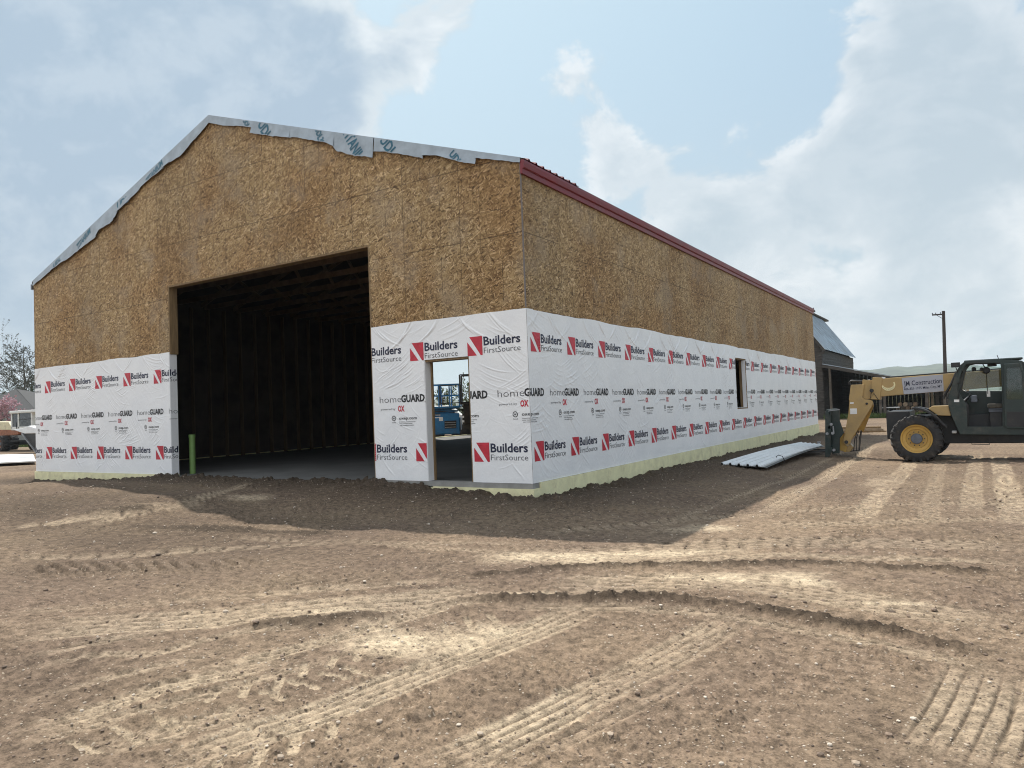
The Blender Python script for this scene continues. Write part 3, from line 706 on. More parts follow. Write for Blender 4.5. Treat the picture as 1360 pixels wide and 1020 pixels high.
# roof
for sgn, nm in ((1, 'roof_slope'), (-1, 'roof_slope')):
    x0 = .035 if sgn > 0 else -W-.035
    a = (x0, -.025, H-SL*.035); b = (-W/2, -.025, HR)
    m = MB(); n = Vector((SL*sgn, 0, 1)).normalized()
    off = n*.05
    m.prism([Vector(a), Vector(b), Vector(b)+Vector((0, 0, .05)), Vector(a)+Vector((0, 0, .05))], (0, L+.06, 0))
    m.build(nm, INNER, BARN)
    m = MB(); u_ = Vector((0, 0, .054)); m.prism([Vector(a)+u_, Vector(b)+u_, Vector(b)+u_+Vector((0, 0, .004)), Vector(a)+u_+Vector((0, 0, .004))], (0, L+.06, 0)); m.build('underlayment', UNDER, BARN)
m = MB()     # first red roofing panels laid at the near end, ribs every 0.23 m
prof = []
prof = [(.0, 0)]; yy_ = .10
while yy_ < 1.84:
    prof += [(yy_, 0), (yy_+.02, .028), (yy_+.05, .028), (yy_+.07, 0)]; yy_ += .229
prof.append((1.86, 0))
pa = [Vector((.085, y, H-SL*.085+.060+h)) for y, h in prof]; pb = [Vector((-1.5, y, rake(-1.5)+.060+h)) for y, h in prof]
n = len(pa)
m.add(pa+pb, [(i, i+1, n+i+1, n+i) for i in range(n-1)]); m.add([p-Vector((0, 0, .008)) for p in pa+pb], [(n+i, n+i+1, i+1, i) for i in range(n-1)])
m.add([p for p in pa]+[p-Vector((0, 0, .008)) for p in pa], [(n+i, n+i+1, i+1, i) for i in range(n-1)])
m.build('roofing_panel', RED, BARN)
m = MB()     # stepped eave trim
pr = [(.008, 4.86), (.045, 4.86), (.052, 4.935), (.075, 4.945), (.082, 4.955), (.070, 4.967), (.085, 5.035), (.085, 5.068), (.03, 5.085), (.008, 5.03)]
y = -.03
for y2 in (3.05, 6.1, 9.15, 12.2, 15.3, 18.3, 21.4, L+.05):
    m.prism([(x, y, z+(.002 if int(y) % 2 else 0)) for x, z in pr], (0, y2-y-.003, 0)); y = y2
m.build('eave_trim', RED, BARN, fix=True)
m = MB(); m.box(-W-.09, -W-.036, -.03, L+.03, H-.16, H-.02); m.build('eave_fascia', M('grey_fascia', (.12, .13, .14), .5), BARN)
m = MB(); m.box(-.012, .004, -.0125, .012, 2.76, H-.02); m.build('corner_strip', M('corner_seam', (.17, .15, .14), .6), BARN)

# --- lettering from Blender's built-in font, as meshes
_g = {}
def glyphs(s, off=0.0, res=2):
    k = (s, off)
    if k in _g: return _g[k]
    cu = bpy.data.curves.new('t', 'FONT'); cu.body = s; cu.size = 1; cu.offset = off; cu.resolution_u = res
    o = bpy.data.objects.new('t', cu); COL.objects.link(o)
    me = bpy.data.meshes.new_from_object(o.evaluated_get(bpy.context.evaluated_depsgraph_get()))
    bpy.data.objects.remove(o)
    me.calc_loop_triangles()
    v = np.array([p.co[:2] for p in me.vertices]).reshape(-1, 2); t = np.array([l.vertices[:] for l in me.loop_triangles]).reshape(-1, 3)
    bpy.data.meshes.remove(me); bpy.data.curves.remove(cu)
    v[:, 0] -= v[:, 0].min(); wd = v[:, 0].max(); v[:, 0] /= wd
    v[:, 1] /= .73
    _g[k] = (v[t], wd/.73)        # triangles (N,3,2): x 0..1, cap height 1
    return _g[k]
def text(s, x, z, cap, width=None, off=0.0):
    t, asp = glyphs(s, off); t = t.copy()
    t[..., 0] = x + t[..., 0]*(width if width else asp*cap); t[..., 1] = z + t[..., 1]*cap
    return t
def quad(x0, z0, x1, z1): return np.array([[(x0, z0), (x1, z0), (x1, z1)], [(x0, z0), (x1, z1), (x0, z1)]], float)
def poly(pts): return np.array([[pts[0], pts[i], pts[i+1]] for i in range(1, len(pts)-1)], float)
def split(t, mx):
    for _ in range(8):
        e = np.stack([np.linalg.norm(t[:, i]-t[:, (i+1) % 3], axis=1) for i in range(3)], 1); big = e.max(1) > mx
        if not big.any(): break
        b = t[big]; k = e[big].argmax(1); ii = np.arange(len(b))
        p0, p1, p2 = b[ii, k], b[ii, (k+1) % 3], b[ii, (k+2) % 3]; mid = (p0+p1)/2
        t = np.concatenate([t[~big], np.stack([p0, mid, p2], 1), np.stack([mid, p1, p2], 1)])
    return t
def disc(cx, cz, r, n=14): return poly([(cx+r*math.cos(2*math.pi*i/n), cz+r*math.sin(2*math.pi*i/n)) for i in range(n)])
def logo(u, z0, faint=False):
    """builder's logo; z0 = bottom of the red square"""
    S = .31
    q = [(P_RED, poly([(u, z0), (u+.30, z0), (u+.30, z0+.015), (u+.20, z0+.0), ]))] if False else []
    # square cut by a white slash running from upper left to lower right
    q.append((P_RED, poly([(u, z0), (u+.185, z0), (u, z0+S*.74)])))
    q.append((P_RED, poly([(u+.045, z0+S), (u+.30, z0+S), (u+.30, z0), (u+.262, z0)])))
    q.append((P_NAVY, text('Builders', u+.325, z0+.155, .145, .70, .024)))
    q.append((P_GREY, text('FirstSource', u+.325, z0+.025, .098, .70, -.004)))
    return q
def guard(u):
    q = [(P_GREY, text('home', u+.59, 1.365, .125, .50, -.012)), (P_BLACK, text('GUARD', u+1.09, 1.365, .125, .53, .040)),
         (P_GREY, text('powered by', u+.61, 1.235, .036, .34, 0)), (P_RED, text('OX', u+1.01, 1.205, .10, .15, .04)),
         (P_BLACK, text('oxep.com', u+1.03, 1.06, .055, .40, .012))]
    for k, (z, a, b) in enumerate(((1.012, 1.03, 1.40), (.982, 1.03, 1.33), (.952, 1.05, 1.36))):
        q.append((P_GREY, text(('housewrap weather barrier', 'water resistant barrier', 'see installation guide')[k], u+a, z, .020, b-a, .01)))
    ring = []
    for i in range(14):
        a0, a1 = 2*math.pi*i/14, 2*math.pi*(i+1)/14; c = (u+.91, 1.085)
        ring += [[(c[0]+.048*math.cos(a0), c[1]+.048*math.sin(a0)), (c[0]+.048*math.cos(a1), c[1]+.048*math.sin(a1)), (c[0]+.036*math.cos(a1), c[1]+.036*math.sin(a1))],
                 [(c[0]+.048*math.cos(a0), c[1]+.048*math.sin(a0)), (c[0]+.036*math.cos(a1), c[1]+.036*math.sin(a1)), (c[0]+.036*math.cos(a0), c[1]+.036*math.sin(a0))]]
    q.append((P_BLACK, np.array(ring))); q.append((P_BLACK, text('W', u+.888, 1.068, .034, .044, .03)))
    q.append((P_GREY, text('listed', u+.87, 1.002, .022, .085, .01)))
    return q

# --- house wrap: film with real creases, printed lettering riding on it
WHT = 2.74
class Film:
    def __init__(s, u0, u1, seed, step=.018, ncl=30, sags=()):
        s.u0, s.u1 = u0, u1; s.nu = int((u1-u0)/step)+2; s.nz = int(WHT/step)+2
        s.us = np.linspace(u0, u1, s.nu); s.zs = np.linspace(0, WHT, s.nz)
        r = np.random.default_rng(seed); Hh = np.zeros((s.nu, s.nz))
        U, Z = np.meshgrid(s.us, s.zs, indexing='ij')
        Hh += (fbm(U*1.1, Z*1.6, 3, seed)-.4)*.009 + (fbm(U*4, Z*5, 3, seed+5)-.5)*.003
        def crease(uc, zc, ang, ln, wd, am):
            i0, i1 = np.searchsorted(s.us, [uc-ln*1.6, uc+ln*1.6]); j0, j1 = np.searchsorted(s.zs, [zc-ln*1.6, zc+ln*1.6])
            if i1 <= i0 or j1 <= j0: return
            du, dz = U[i0:i1, j0:j1]-uc, Z[i0:i1, j0:j1]-zc; c_, s_ = math.cos(ang), math.sin(ang)
            a, b = du*c_+dz*s_, -du*s_+dz*c_; b = b + .06*ln*np.cos(a/ln*2.2)
            Hh[i0:i1, j0:j1] += am*np.exp(-(a/ln)**4)*(1/(1+(b/wd)**2)**1.5-.25*np.exp(-(b/(2.6*wd))**2))
        for _ in range(ncl):                                   # fans of parallel creases pulled from a fastening
            uc, zc = r.uniform(u0, u1), r.uniform(.15, WHT-.1); ang = R(r.choice([-48, -40, -33, 28, 36, -55, 12, -20])+r.normal(0, 5)); n = r.integers(4, 10); sp = r.uniform(.045, .08); ln = r.uniform(.14, .42)
            for k in range(n):
                o = (k-n/2)*sp; a2 = ang+R((k-n/2)*r.uniform(.5, 3))
                crease(uc-math.sin(ang)*o+r.normal(0, .03), zc+math.cos(ang)*o+r.normal(0, .03), a2, ln*r.uniform(.5, 1.2), r.uniform(.006, .011), r.uniform(.004, .010))
        for u in np.arange(u0+.2, u1, .62):                    # sagging folds under the top edge
            ln = r.uniform(.14, .30); sd = r.choice([-1, 1])
            for k in range(r.integers(3, 7)): crease(u+sd*k*.06+r.normal(0, .03), WHT-.05-.04*k-ln*.35, R(sd*(-48+k*4)+r.normal(0, 4)), ln*(1+.1*k), r.uniform(.008, .015), r.uniform(.006, .014))
        for u in np.arange(u0+.3, u1, .9):                     # and along the bottom
            for k in range(r.integers(0, 4)): crease(u+k*.06, .12+r.uniform(0, .12), R(r.choice([40, 60, -45])+r.normal(0, 8)), r.uniform(.10, .22), r.uniform(.010, .018), r.uniform(.004, .010))
        for _ in range(int(ncl*2.2)): crease(r.uniform(u0, u1), r.uniform(.1, WHT), R(r.uniform(-60, 60)), r.uniform(.08, .3), r.uniform(.006, .012), r.uniform(.002, .006))
        edge = np.minimum(1, np.minimum((U-u0)/.05, (u1-U)/.05))
        s.h = np.maximum(Hh, -.004)*np.clip(edge, 0, 1)*np.clip(np.minimum(Z/.06, 1), 0, 1)+.0
    def at(s, u, z):
        fu = np.clip((u-s.u0)/(s.u1-s.u0)*(s.nu-1), 0, s.nu-1.001); fz = np.clip(z/WHT*(s.nz-1), 0, s.nz-1.001)
        i, j = fu.astype(int), fz.astype(int); a, b = fu-i, fz-j
        return s.h[i, j]*(1-a)*(1-b)+s.h[i+1, j]*a*(1-b)+s.h[i, j+1]*(1-a)*b+s.h[i+1, j+1]*a*b
    def surface(s, name, to3, hole=None, fold=None):
        us = s.us.copy(); zs = s.zs.copy()
        for (a0, a1, b0, b1) in (hole or []):
            for v in (a0, a1): us[np.abs(us-v).argmin()] = v
            for v in (b0, b1):
                if 0 < v < WHT: zs[np.abs(zs-v).argmin()] = v
        U, Z = np.meshgrid(us, zs, indexing='ij'); h = s.at(U, Z)
        top = (fbm(us*1.3, us*0, 3, 401)-.5)*.05
        Zt = Z + top[:, None]*sst(WHT-.3, WHT, Z)*(np.abs(us-0) > .2)[:, None]
        co = to3(U.ravel(), Zt.ravel(), h.ravel()+.007)
        i, j = np.meshgrid(np.arange(len(us)-1), np.arange(len(zs)-1), indexing='ij'); q = np.stack([i*len(zs)+j, (i+1)*len(zs)+j, (i+1)*len(zs)+j+1, i*len(zs)+j+1], -1).reshape(-1, 4)
        uc = ((us[:-1]+us[1:])/2)[i].ravel(); zc = ((zs[:-1]+zs[1:])/2)[j].ravel(); ok = np.ones(len(q), bool)
        for (a0, a1, b0, b1) in (hole or []): ok &= ~((uc > a0) & (uc < a1) & (zc > b0) & (zc < b1))
        me = bpy.data.meshes.new(name); me.from_pydata(co.tolist(), [], q[ok].tolist()); me.polygons.foreach_set('use_smooth', [True]*int(ok.sum()))
        me.materials.append(WRAP); return link(name, me, BARN)
    def letters(s, items, to3, parent, umin, umax, hole=None):
        mats = [P_BLACK, P_NAVY, P_GREY, P_RED]; V = []; MI = []
        for k, (mt, t) in enumerate(items):
            t = split(np.asarray(t, float), .03); c = t.mean(1); ok = (c[:, 0] > umin) & (c[:, 0] < umax)
            for (a0, a1, b0, b1) in (hole or []): ok &= ~((c[:, 0] > a0-.004) & (c[:, 0] < a1+.004) & (c[:, 1] > b0) & (c[:, 1] < b1+.004))
            t = t[ok]
            if len(t) == 0: continue
            t = t.reshape(-1, 2); V.append(to3(t[:, 0], t[:, 1], s.at(t[:, 0], t[:, 1])+.0108)); MI += [mats.index(mt)]*(len(t)//3)
        V = np.concatenate(V); n = len(V)//3
        me = bpy.data.meshes.new('printed_lettering'); me.from_pydata(V.tolist(), [], np.arange(n*3).reshape(-1, 3).tolist())
        for m_ in mats: me.materials.append(m_)
        me.polygons.foreach_set('material_index', MI); link('printed_lettering', me, parent)
st = lambda a, b, c: np.stack([a, b, c], -1)
to_front = lambda u, z, h: st(u, -h, z)
to_side = lambda u, z, h: st(h, u, z)
def to_left(u, z, h):       # folds round the big doorway's edge into the opening
    k = u > DX0; return st(np.where(k, DX0+h, u), np.where(k, u-DX0-.006, -h), z)
def to_mid(u, z, h):
    k = u > MX0; return st(np.where(k, MX0+h, u), np.where(k, u-MX0-.006, -h), z)
PER = 1.2257
run = []
for k in range(-3, 23):
    u = .079+PER*k; run += logo(u, 2.065); run += guard(u-(.10 if k == -3 else .03))
    run += logo((.07 if k >= 0 else .14)+PER*k, .335)
leftrun = []
for k in range(-1, 6):
    u = -14.95+1.238*k; leftrun += logo(u, 2.065); leftrun += guard(u-(.10 if k == -3 else .03)); leftrun += logo(u+.02, .335)
fl = Film(-W-.005, DX0+T, 3, ncl=34, step=.011); o = fl.surface('house_wrap', to_left); fl.letters(leftrun, to_left, o, -W, DX0+T-.01)
fm = Film(DX1-.005, MX0+.10, 5, ncl=2); hm = [(MX0+.10, 0, 0, MH)]
fr_ = Film(DX1-.005, .004, 6, ncl=20, step=.010); hr = [(MX0, MX1, 0, MH)]
o = fr_.surface('house_wrap', to_front, hr); fr_.letters(run, to_front, o, DX1, .0, hr)
m = MB(); m.box(MX0-.006, MX0+.012, -.004, .145, .0, MH-.002); m.build('wrap_return', WRAP, BARN)
fs_ = Film(-.004, L+.005, 8, step=.014, ncl=120); hs = [(WY0, WY1, WZ0, WZ1)]
o = fs_.surface('house_wrap', to_side, hs); fs_.letters(run, to_side, o, .0, L, hs)
m = MB(); m.box(-.11, -.004, WY1-.055, WY1-.036, WZ0+.03, WZ1-.03); m.box(-.10, -.004, WY0+.04, WY1-.06, WZ0+.036, WZ0+.042)
m.build('wrap_return', WRAP, BARN)

# --- strips of roofing felt lapped over the rakes
def flap(edge_px, seed, words=()):
    """edge_px: torn lower edge traced along the gable; the upper edge is the rake itself"""
    r = np.random.default_rng(seed)
    P = [at(a, b, -.03) for a, b in edge_px]; xs = np.array([p.x for p in P]); zs = np.array([p.z for p in P])
    o = np.argsort(xs); xs, zs = xs[o], zs[o]
    n = max(8, int((xs[-1]-xs[0])/.035)); X = np.linspace(xs[0], xs[-1], n); lo = np.interp(X, xs, zs)+(fbm(X*9, X*0, 3, seed)-.5)*.03
    hi = np.array([rake(x) for x in X])+.062; lo = np.minimum(lo, hi-.06); k = 10
    t = np.linspace(0, 1, k)[None, :]; Z = hi[:, None]*(1-t)+lo[:, None]*t; XX = np.repeat(X[:, None], k, 1)
    sc_ = np.minimum(1, (hi-lo)/.35)[:, None]; Yb = -.032-(.018*t+(fbm(XX*3.5, Z*3.5, 4, seed+1))*.045*t+.03*t**3*(fbm(XX*1.5, t*0, 2, seed+2) > .52))*sc_
    m = MB(); co = np.stack([XX, Yb, Z], -1).reshape(-1, 3)
    bk = co + np.array([0, .006, 0]); N = n*k
    fs = [(i*k+j, i*k+j+1, (i+1)*k+j+1, (i+1)*k+j) for i in range(n-1) for j in range(k-1)]
    m.add(co.tolist(), fs); m.add(bk.tolist(), [f[::-1] for f in fs])
    m.add(np.concatenate([co.reshape(n, k, 3)[:, -1], bk.reshape(n, k, 3)[:, -1]]).tolist(), [(i, i+n, i+n+1, i+1) for i in range(n-1)])
    m.add([(X[0], Yb[0, 0], hi[0]), (X[-1], Yb[-1, 0], hi[-1]), (X[-1], .6, hi[-1]), (X[0], .6, hi[0])], [(0, 1, 2, 3)])
    ob = m.build('felt_flap', UNDER, BARN, smooth=50)
    if words:
        V = []
        for (s, px, py, cap, wd, rot) in words:
            c = at(px, py, -.05); tt = split(text(s, -wd/2, -cap/2, cap, wd, .03), .05).reshape(-1, 2)
            q = np.stack([c.x+tt[:, 0]*math.cos(rot)-tt[:, 1]*math.sin(rot), c.z+tt[:, 0]*math.sin(rot)+tt[:, 1]*math.cos(rot)], 1)
            hi_ = np.array([rake(x) for x in q[:, 0]])+.062; lo_ = np.interp(q[:, 0], X, lo); tq = np.clip((hi_-q[:, 1])/(hi_-lo_), 0, 1)
            ok = ((hi_-q[:, 1])/(hi_-lo_) > .02) & ((hi_-q[:, 1])/(hi_-lo_) < .985); ok3 = ok.reshape(-1, 3).all(1)
            sq_ = np.minimum(1, (hi_-lo_)/.35); yb = -.032-(.018*tq+(fbm(q[:, 0]*3.5, q[:, 1]*3.5, 4, seed+1))*.045*tq+.03*tq**3*(fbm(q[:, 0]*1.5, q[:, 0]*0, 2, seed+2) > .52))*sq_
            V.append(np.stack([q[:, 0], yb-.006, q[:, 1]], 1).reshape(-1, 3, 3)[ok3])
        V = np.concatenate(V).reshape(-1, 3); me = bpy.data.meshes.new('printed_lettering'); me.from_pydata(V.tolist(), [], np.arange(len(V)).reshape(-1, 3).tolist())
        me.materials.append(P_TEAL); link('printed_lettering', me, ob)
zz6 = lambda L_: [(300+x/3.238, 130+y/3.238) for x, y in L_]
zz5 = lambda L_: [(x/3.4, 130+y/3.4) for x, y in L_]
flap(zz6([(-72, 108), (0, 120), (60, 122), (116, 127)]), 11, [('UDL', 327, 163, .11, .28, -.9)])
flap(zz6([(112, 153), (200, 165), (278, 174)]), 12, [('UDL', 352, 172, .22, .5, -1.0)])
flap(zz6([(276, 172), (292, 170), (400, 188), (440, 195), (468, 208)]), 13, [('UDL30', 425, 180, .13, .45, -1.1)])
flap(zz6([(462, 206), (480, 230), (560, 252), (637, 257)]), 14, [('TITANIUM', 472, 195, .22, .95, -1.05)])
flap(zz6([(640, 232), (700, 234), (780, 248), (850, 262)]), 15, [('UDL', 516, 193, .20, .48, -.95)])
flap(zz6([(846, 250), (900, 248), (1000, 275), (1078, 288)]), 16, [('UDL', 606, 210, .12, .32, -.9)])
flap(zz6([(1074, 262), (1150, 266), (1200, 270), (1266, 280)]), 17)
flap(zz5([(945, 112), (915, 150), (892, 180), (862, 214), (825, 262), (760, 300), (740, 320)]), 18)
flap(zz5([(745, 318), (690, 360), (640, 400), (630, 420), (580, 470), (530, 515)]), 19, [('TITANIUM', 205, 228, .16, .7, .5)])
flap(zz5([(535, 513), (520, 560), (490, 575), (450, 600), (438, 630)]), 20, [('UDL', 163, 268, .18, .5, .2)])
flap(zz5([(440, 628), (320, 720), (230, 785), (150, 850)]), 21, [('TITANIUM', 111, 317, .16, .7, .5), ('UDL', 76, 348, .13, .4, .4)])

# things in and by the doorway
zb = -.03
BX_ = at(255.5, 605, .55).x
gp = thing('bollard_pipe', (BX_, .55, zb), 'bright green capped pipe standing upright just inside the big dark doorway', 'pipe')
m = MB(); m.lathe((BX_, .55, zb), (0, 0, 1), [(0, .001), (0, .066), (.86, .066), (.86, .001)], 20); m.build('pipe', PVC, gp, smooth=40)
m = MB(); m.lathe((BX_, .55, zb+.83), (0, 0, 1), [(0, .067), (0, .072), (.06, .072), (.068, .064), (.068, .001)], 20); m.build('pipe_cap', PVC, gp, smooth=40)

# ------------------------------------------------------------------ telehandler
def wheel(name, c, Rr, wd, parent, side=-1, yaw=0.0, lugs=22, rim=(.33, YEL), axis=None):
    """agricultural wheel: c = centre of the outer face, axle along the axis (pointing inward)"""
    ax = Vector(axis) if axis else Vector((0, -side, 0))
    c = Vector(c)
    m = MB()     # tyre carcass as a ring of revolution, sunk tread
    r0 = rim[0]
    prof = [(.05, r0), (.015, r0+.02), (.0, r0+.07), (.012, Rr*.80), (.045, Rr*.93), (.075, Rr*.955), (wd*.5, Rr*.965), (wd-.075, Rr*.955), (wd-.045, Rr*.93), (wd-.012, Rr*.80), (wd, r0+.07), (wd-.015, r0+.02), (wd-.05, r0)]
    m.lathe(c, ax, prof, 64, 0)
    a = ax.cross(Vector((0, 0, 1))).normalized(); b = ax.cross(a)
    for k in range(lugs):
        for hf in (0, 1):
            t0 = 2*math.pi*(k+.5*hf)/lugs
            def P(th, h, r): return c + ax*h + (a*math.cos(th)+b*math.sin(th))*r
            sgn = 1 if hf == 0 else -1
            h0, h1 = (.012, wd*.56) if hf == 0 else (wd-.012, wd*.44)
            d0, d1 = t0, t0+.16
            wt = .062
            vs = []
            for (h, th) in ((h0, d0), (h0+(h1-h0)*.35, d0+.05), (h1, d1)):
                lo = Rr*.78 if h == h0 else Rr*.94
                hi = Rr*.965 if h == h0 else Rr
                vs += [P(th-wt, h, lo), P(th+wt, h, lo), P(th+wt*.8, h, hi), P(th-wt*.8, h, hi)]
            fs = []
            for q in (0, 4): fs += [(q, q+1, q+5, q+4), (q+1, q+2, q+6, q+5), (q+2, q+3, q+7, q+6), (q+3, q, q+4, q+7)]
            fs += [(0, 3, 2, 1), (8, 9, 10, 11)]
            m.add(vs, fs, 0)
    ty = m.build('wheel', RUBBER, parent, smooth=35, fix=True)
    m = MB()
    m.lathe(c, ax, [(.055, r0+.012), (.02, r0+.005), (.03, r0-.02), (.075, r0-.035), (.085, r0*.70), (.12, r0*.66), (.125, r0*.40), (.125, .01)], 48)
    m.lathe(c, ax, [(wd-.055, r0+.012), (wd-.02, r0), (wd-.1, r0-.05), (.13, r0-.06)], 48)
    ri = m.build('rim', rim[1], ty, smooth=30)
    m = MB(); m.lathe(c, ax, [(.125, r0*.38), (.075, r0*.37), (.060, r0*.33), (.055, .001)], 28); m.build('hub', HUBM, ty, smooth=30)
    for k in range(10):
        th = 2*math.pi*k/10; p = c+ax*.105+(a*math.cos(th)+b*math.sin(th))*r0*.50
        mb = MB(); mb.lathe(p, ax, [(-.022, .001), (-.022, .013), (.02, .014)], 6); mb.build('lug_nut', BLACKP, ty)
    return ty

YW, YC, YB = 9.6, 9.92, 10.8        # outer face of the near wheels, near face of the cab, near face of the boom
hub = at(1217, 583, YW)
TH = thing('telehandler', (hub.x+1.5, YB, -.43), 'tan and dark green telehandler with open cab and raised boom beside the shed', 'telehandler')
WR = hub.z+.445
wheel('wheel', hub, WR, .42, TH, rim=(.325, YEL))
wheel('wheel', (hub.x+.10, YW+2.35, hub.z-.01), WR, .42, TH, side=1, rim=(.325, YEL))
wheel('wheel', (hub.x+3.25, YW, hub.z), WR, .42, TH, rim=(.325, YEL))
wheel('wheel', (hub.x+3.25, YW+2.35, hub.z-.01), WR, .42, TH, side=1, rim=(.325, YEL))
def plate(pxs, Y, dy, scale=None):
    return [at(a, b, Y) for a, b in pxs], Vector((0, dy, 0))
def zt(L_, ox, oy, s): return [(ox+x/s, oy+y/s) for x, y in L_]
def panel(name, pxs, Y, dy, mat, bevel=.012, parent=None):
    m = MB(); p, o = plate(pxs, Y, dy); m.prism(p, o); return m.build(name, mat, parent or TH, bevel=bevel)
def outline(pxs, inner, Y, dy, mat, name, bevel=.01):
    """a frame: outer and inner loops with the same number of points"""
    a = [at(*p, Y) for p in pxs]; b = [at(*p, Y) for p in inner]; n = len(a); o = Vector((0, dy, 0)); m = MB()
    vs = a+b+[v+o for v in a]+[v+o for v in b]; fs = []
    for i in range(n):
        j = (i+1) % n
        fs += [(i, j, n+j, n+i), (2*n+j, 2*n+i, 3*n+i, 3*n+j), (j, i, 2*n+i, 2*n+j), (n+i, n+j, 3*n+j, 3*n+i)]
    m.add(vs, fs); return m.build(name, mat, TH, bevel=bevel, fix=True)
# boom: outer box section running back past the cab to its pivot
b0, b1 = at(1169.5, 502.8, YB), at(1267.8, 495.4, YB); c0, c1 = at(1167.5, 526.9, YB), at(1254.6, 519.7, YB)
def along(p, q, x): t = (x-p.x)/(q.x-p.x); return p+(q-p)*t
xe = hub.x+4.1
m = MB(); m.prism([b0, along(b0, b1, xe), along(c0, c1, xe), c0], (0, .46, 0)); boom = m.build('boom', TAN, TH, bevel=.015)
m = MB(); p0, p1 = along(b0, b1, b0.x+.1), along(b0, b1, xe-.3); m.beam(p0+Vector((0, .23, .02)), p1+Vector((0, .23, .02)), .16, .035); m.build('boom_chain', BLACKP, boom)
panel('boom_collar', zt([(352, 190), (472, 196), (440, 462), (322, 456)], 1120, 480, 9.067), YB-.03, .52, TAN, .012)
panel('boom_section', zt([(228, 226), (236, 218), (262, 222), (360, 226), (335, 455), (238, 450)], 1120, 480, 9.067), YB+.05, .36, TAN, .01)
panel('boom_stop', zt([(462, 186), (500, 192), (498, 212), (465, 206)], 1120, 480, 9.067), YB+.0, .2, DECAL, .008, boom)
hd = panel('boom_head', zt([(340, 95), (495, 88), (470, 235), (488, 256), (550, 262), (580, 274), (592, 292), (575, 340), (345, 720), (336, 752), (316, 772), (286, 776), (262, 758), (256, 720), (312, 420), (325, 275), (318, 262)], 1090, 500, 8.5), YB+.0, .05, TAN, .008)
panel('boom_head', zt([(345, 95), (495, 88), (470, 235), (488, 256), (550, 262), (592, 292), (600, 330), (480, 630), (440, 600), (345, 720), (316, 772), (262, 758), (256, 720), (312, 420), (325, 275)], 1090, 500, 8.5), YB+.41, .05, YEL, .008)
m = MB(); m.prism([at(*p, YB+.05) for p in zt([(345, 97), (490, 91), (465, 235), (330, 270)], 1090, 500, 8.5)], (0, .36, 0)); m.build('head_web', TAN, TH)
m = MB(); h0 = at(1090+335/8.5, 508.8, YB+.1)
m.tube([at(*p, YB+.2) for p in zt([(330, 95), (322, 70), (345, 50), (420, 52), (500, 62), (560, 40)], 1090, 500, 8.5)], .028, 8); m.build('hydraulic_hose', BLACKP, TH, smooth=60)
m = MB()
for (x, y, r) in ((520, 307, .028), (290, 740, .045)): m.lathe(at(1090+x/8.5, 500+y/8.5, YB-.005), (0, 1, 0), [(-.02, .001), (-.02, r), (.03, r)], 18)
m.build('pin', BLACKP, hd, smooth=30)
m = MB(); m.lathe(at(1090+575/8.5, 500+160/8.5, YB-.05), (0, 1, 0), [(-.05, .001), (-.05, .045), (.06, .05)], 14); m.build('light', BLACKP, TH, smooth=30)
m = MB(); m.tube([at(*p, YB-.04) for p in zt([(575, 165), (560, 250), (600, 190), (650, 262)], 1090, 500, 8.5)], .008, 6); m.build('wire', BLACKP, TH)
panel('decal', zt([(330, 362), (408, 360), (410, 424), (334, 426)], 1090, 500, 8.5), YB-.004, .003, DECAL, 0, hd)
panel('decal', zt([(332, 292), (372, 290), (372, 308), (330, 310)], 1090, 500, 8.5), YB-.004, .003, DECAL, 0, hd)
# quick attach and fork carriage, 1.2 m wide across the machine
panel('attach_knuckle', zt([(252, 642), (206, 690), (210, 830), (282, 856), (300, 790), (268, 762)], 1090, 500, 8.5), YB+.06, .32, YEL, .01)
panel('attach_knuckle', zt([(300, 790), (282, 852), (330, 850), (370, 800), (335, 760)], 1090, 500, 8.5), YB+.10, .24, TAN, .01)
CYN = YB-.42
g0 = at(1096, 545, CYN); g1 = at(1103, 609, CYN)
def cplate(pxs, Y, dy, mat=GREEN): 
    m = MB(); p, o = plate(pxs, Y, dy); m.prism(p, o); return m
ca = panel('fork_carriage', zt([(50, 398), (88, 380), (112, 372), (112, 880), (80, 930), (50, 925)], 1090, 500, 8.5), CYN, .07, GREEN, .006)
cx0 = g0.x; cz1 = g0.z
m = MB()
xa, xb = cx0+.02, cx0+.11
for z0_, z1_ in ((cz1-.12, cz1+.02), (cz1-.48, cz1-.40), (-.26, -.14)): m.box(xa, xb, CYN, CYN+1.25, z0_, z1_)
for y_ in (CYN+.30, CYN+.62, CYN+.95, CYN+1.18): m.box(xa+.01, xb-.01, y_, y_+.06, -.25, cz1)
m.build('carriage_bars', GREEN, TH, bevel=.006)
panel('mast_plate', zt([(112, 376), (214, 368), (214, 500), (262, 640), (214, 700), (214, 868), (125, 872), (112, 800)], 1090, 500, 8.5), CYN+.22, .05, GREEN, .006)
panel('mast_plate', zt([(112, 376), (214, 368), (214, 500), (262, 640), (214, 700), (214, 868), (125, 872), (112, 800)], 1090, 500, 8.5), CYN+.98, .05, GREEN, .006)
m = MB(); m.beam(at(1090+85/8.5, 500+390/8.5, CYN+.0), at(1090+215/8.5, 500+374/8.5, CYN), .06, .018); m.build('top_cap', STEEL, TH)
m = MB()
for (x, y) in ((120, 540), (135, 640), (75, 645), (150, 830)): m.lathe(at(1090+x/8.5, 500+y/8.5, CYN-.02), (0, 1, 0), [(-.03, .001), (-.03, .035), (.05, .035)], 10)
m.beam(at(1106.5, 566, CYN-.02), at(1107.5, 576, CYN-.02), .03, .03)
m.build('latch', STEEL, TH, smooth=30)
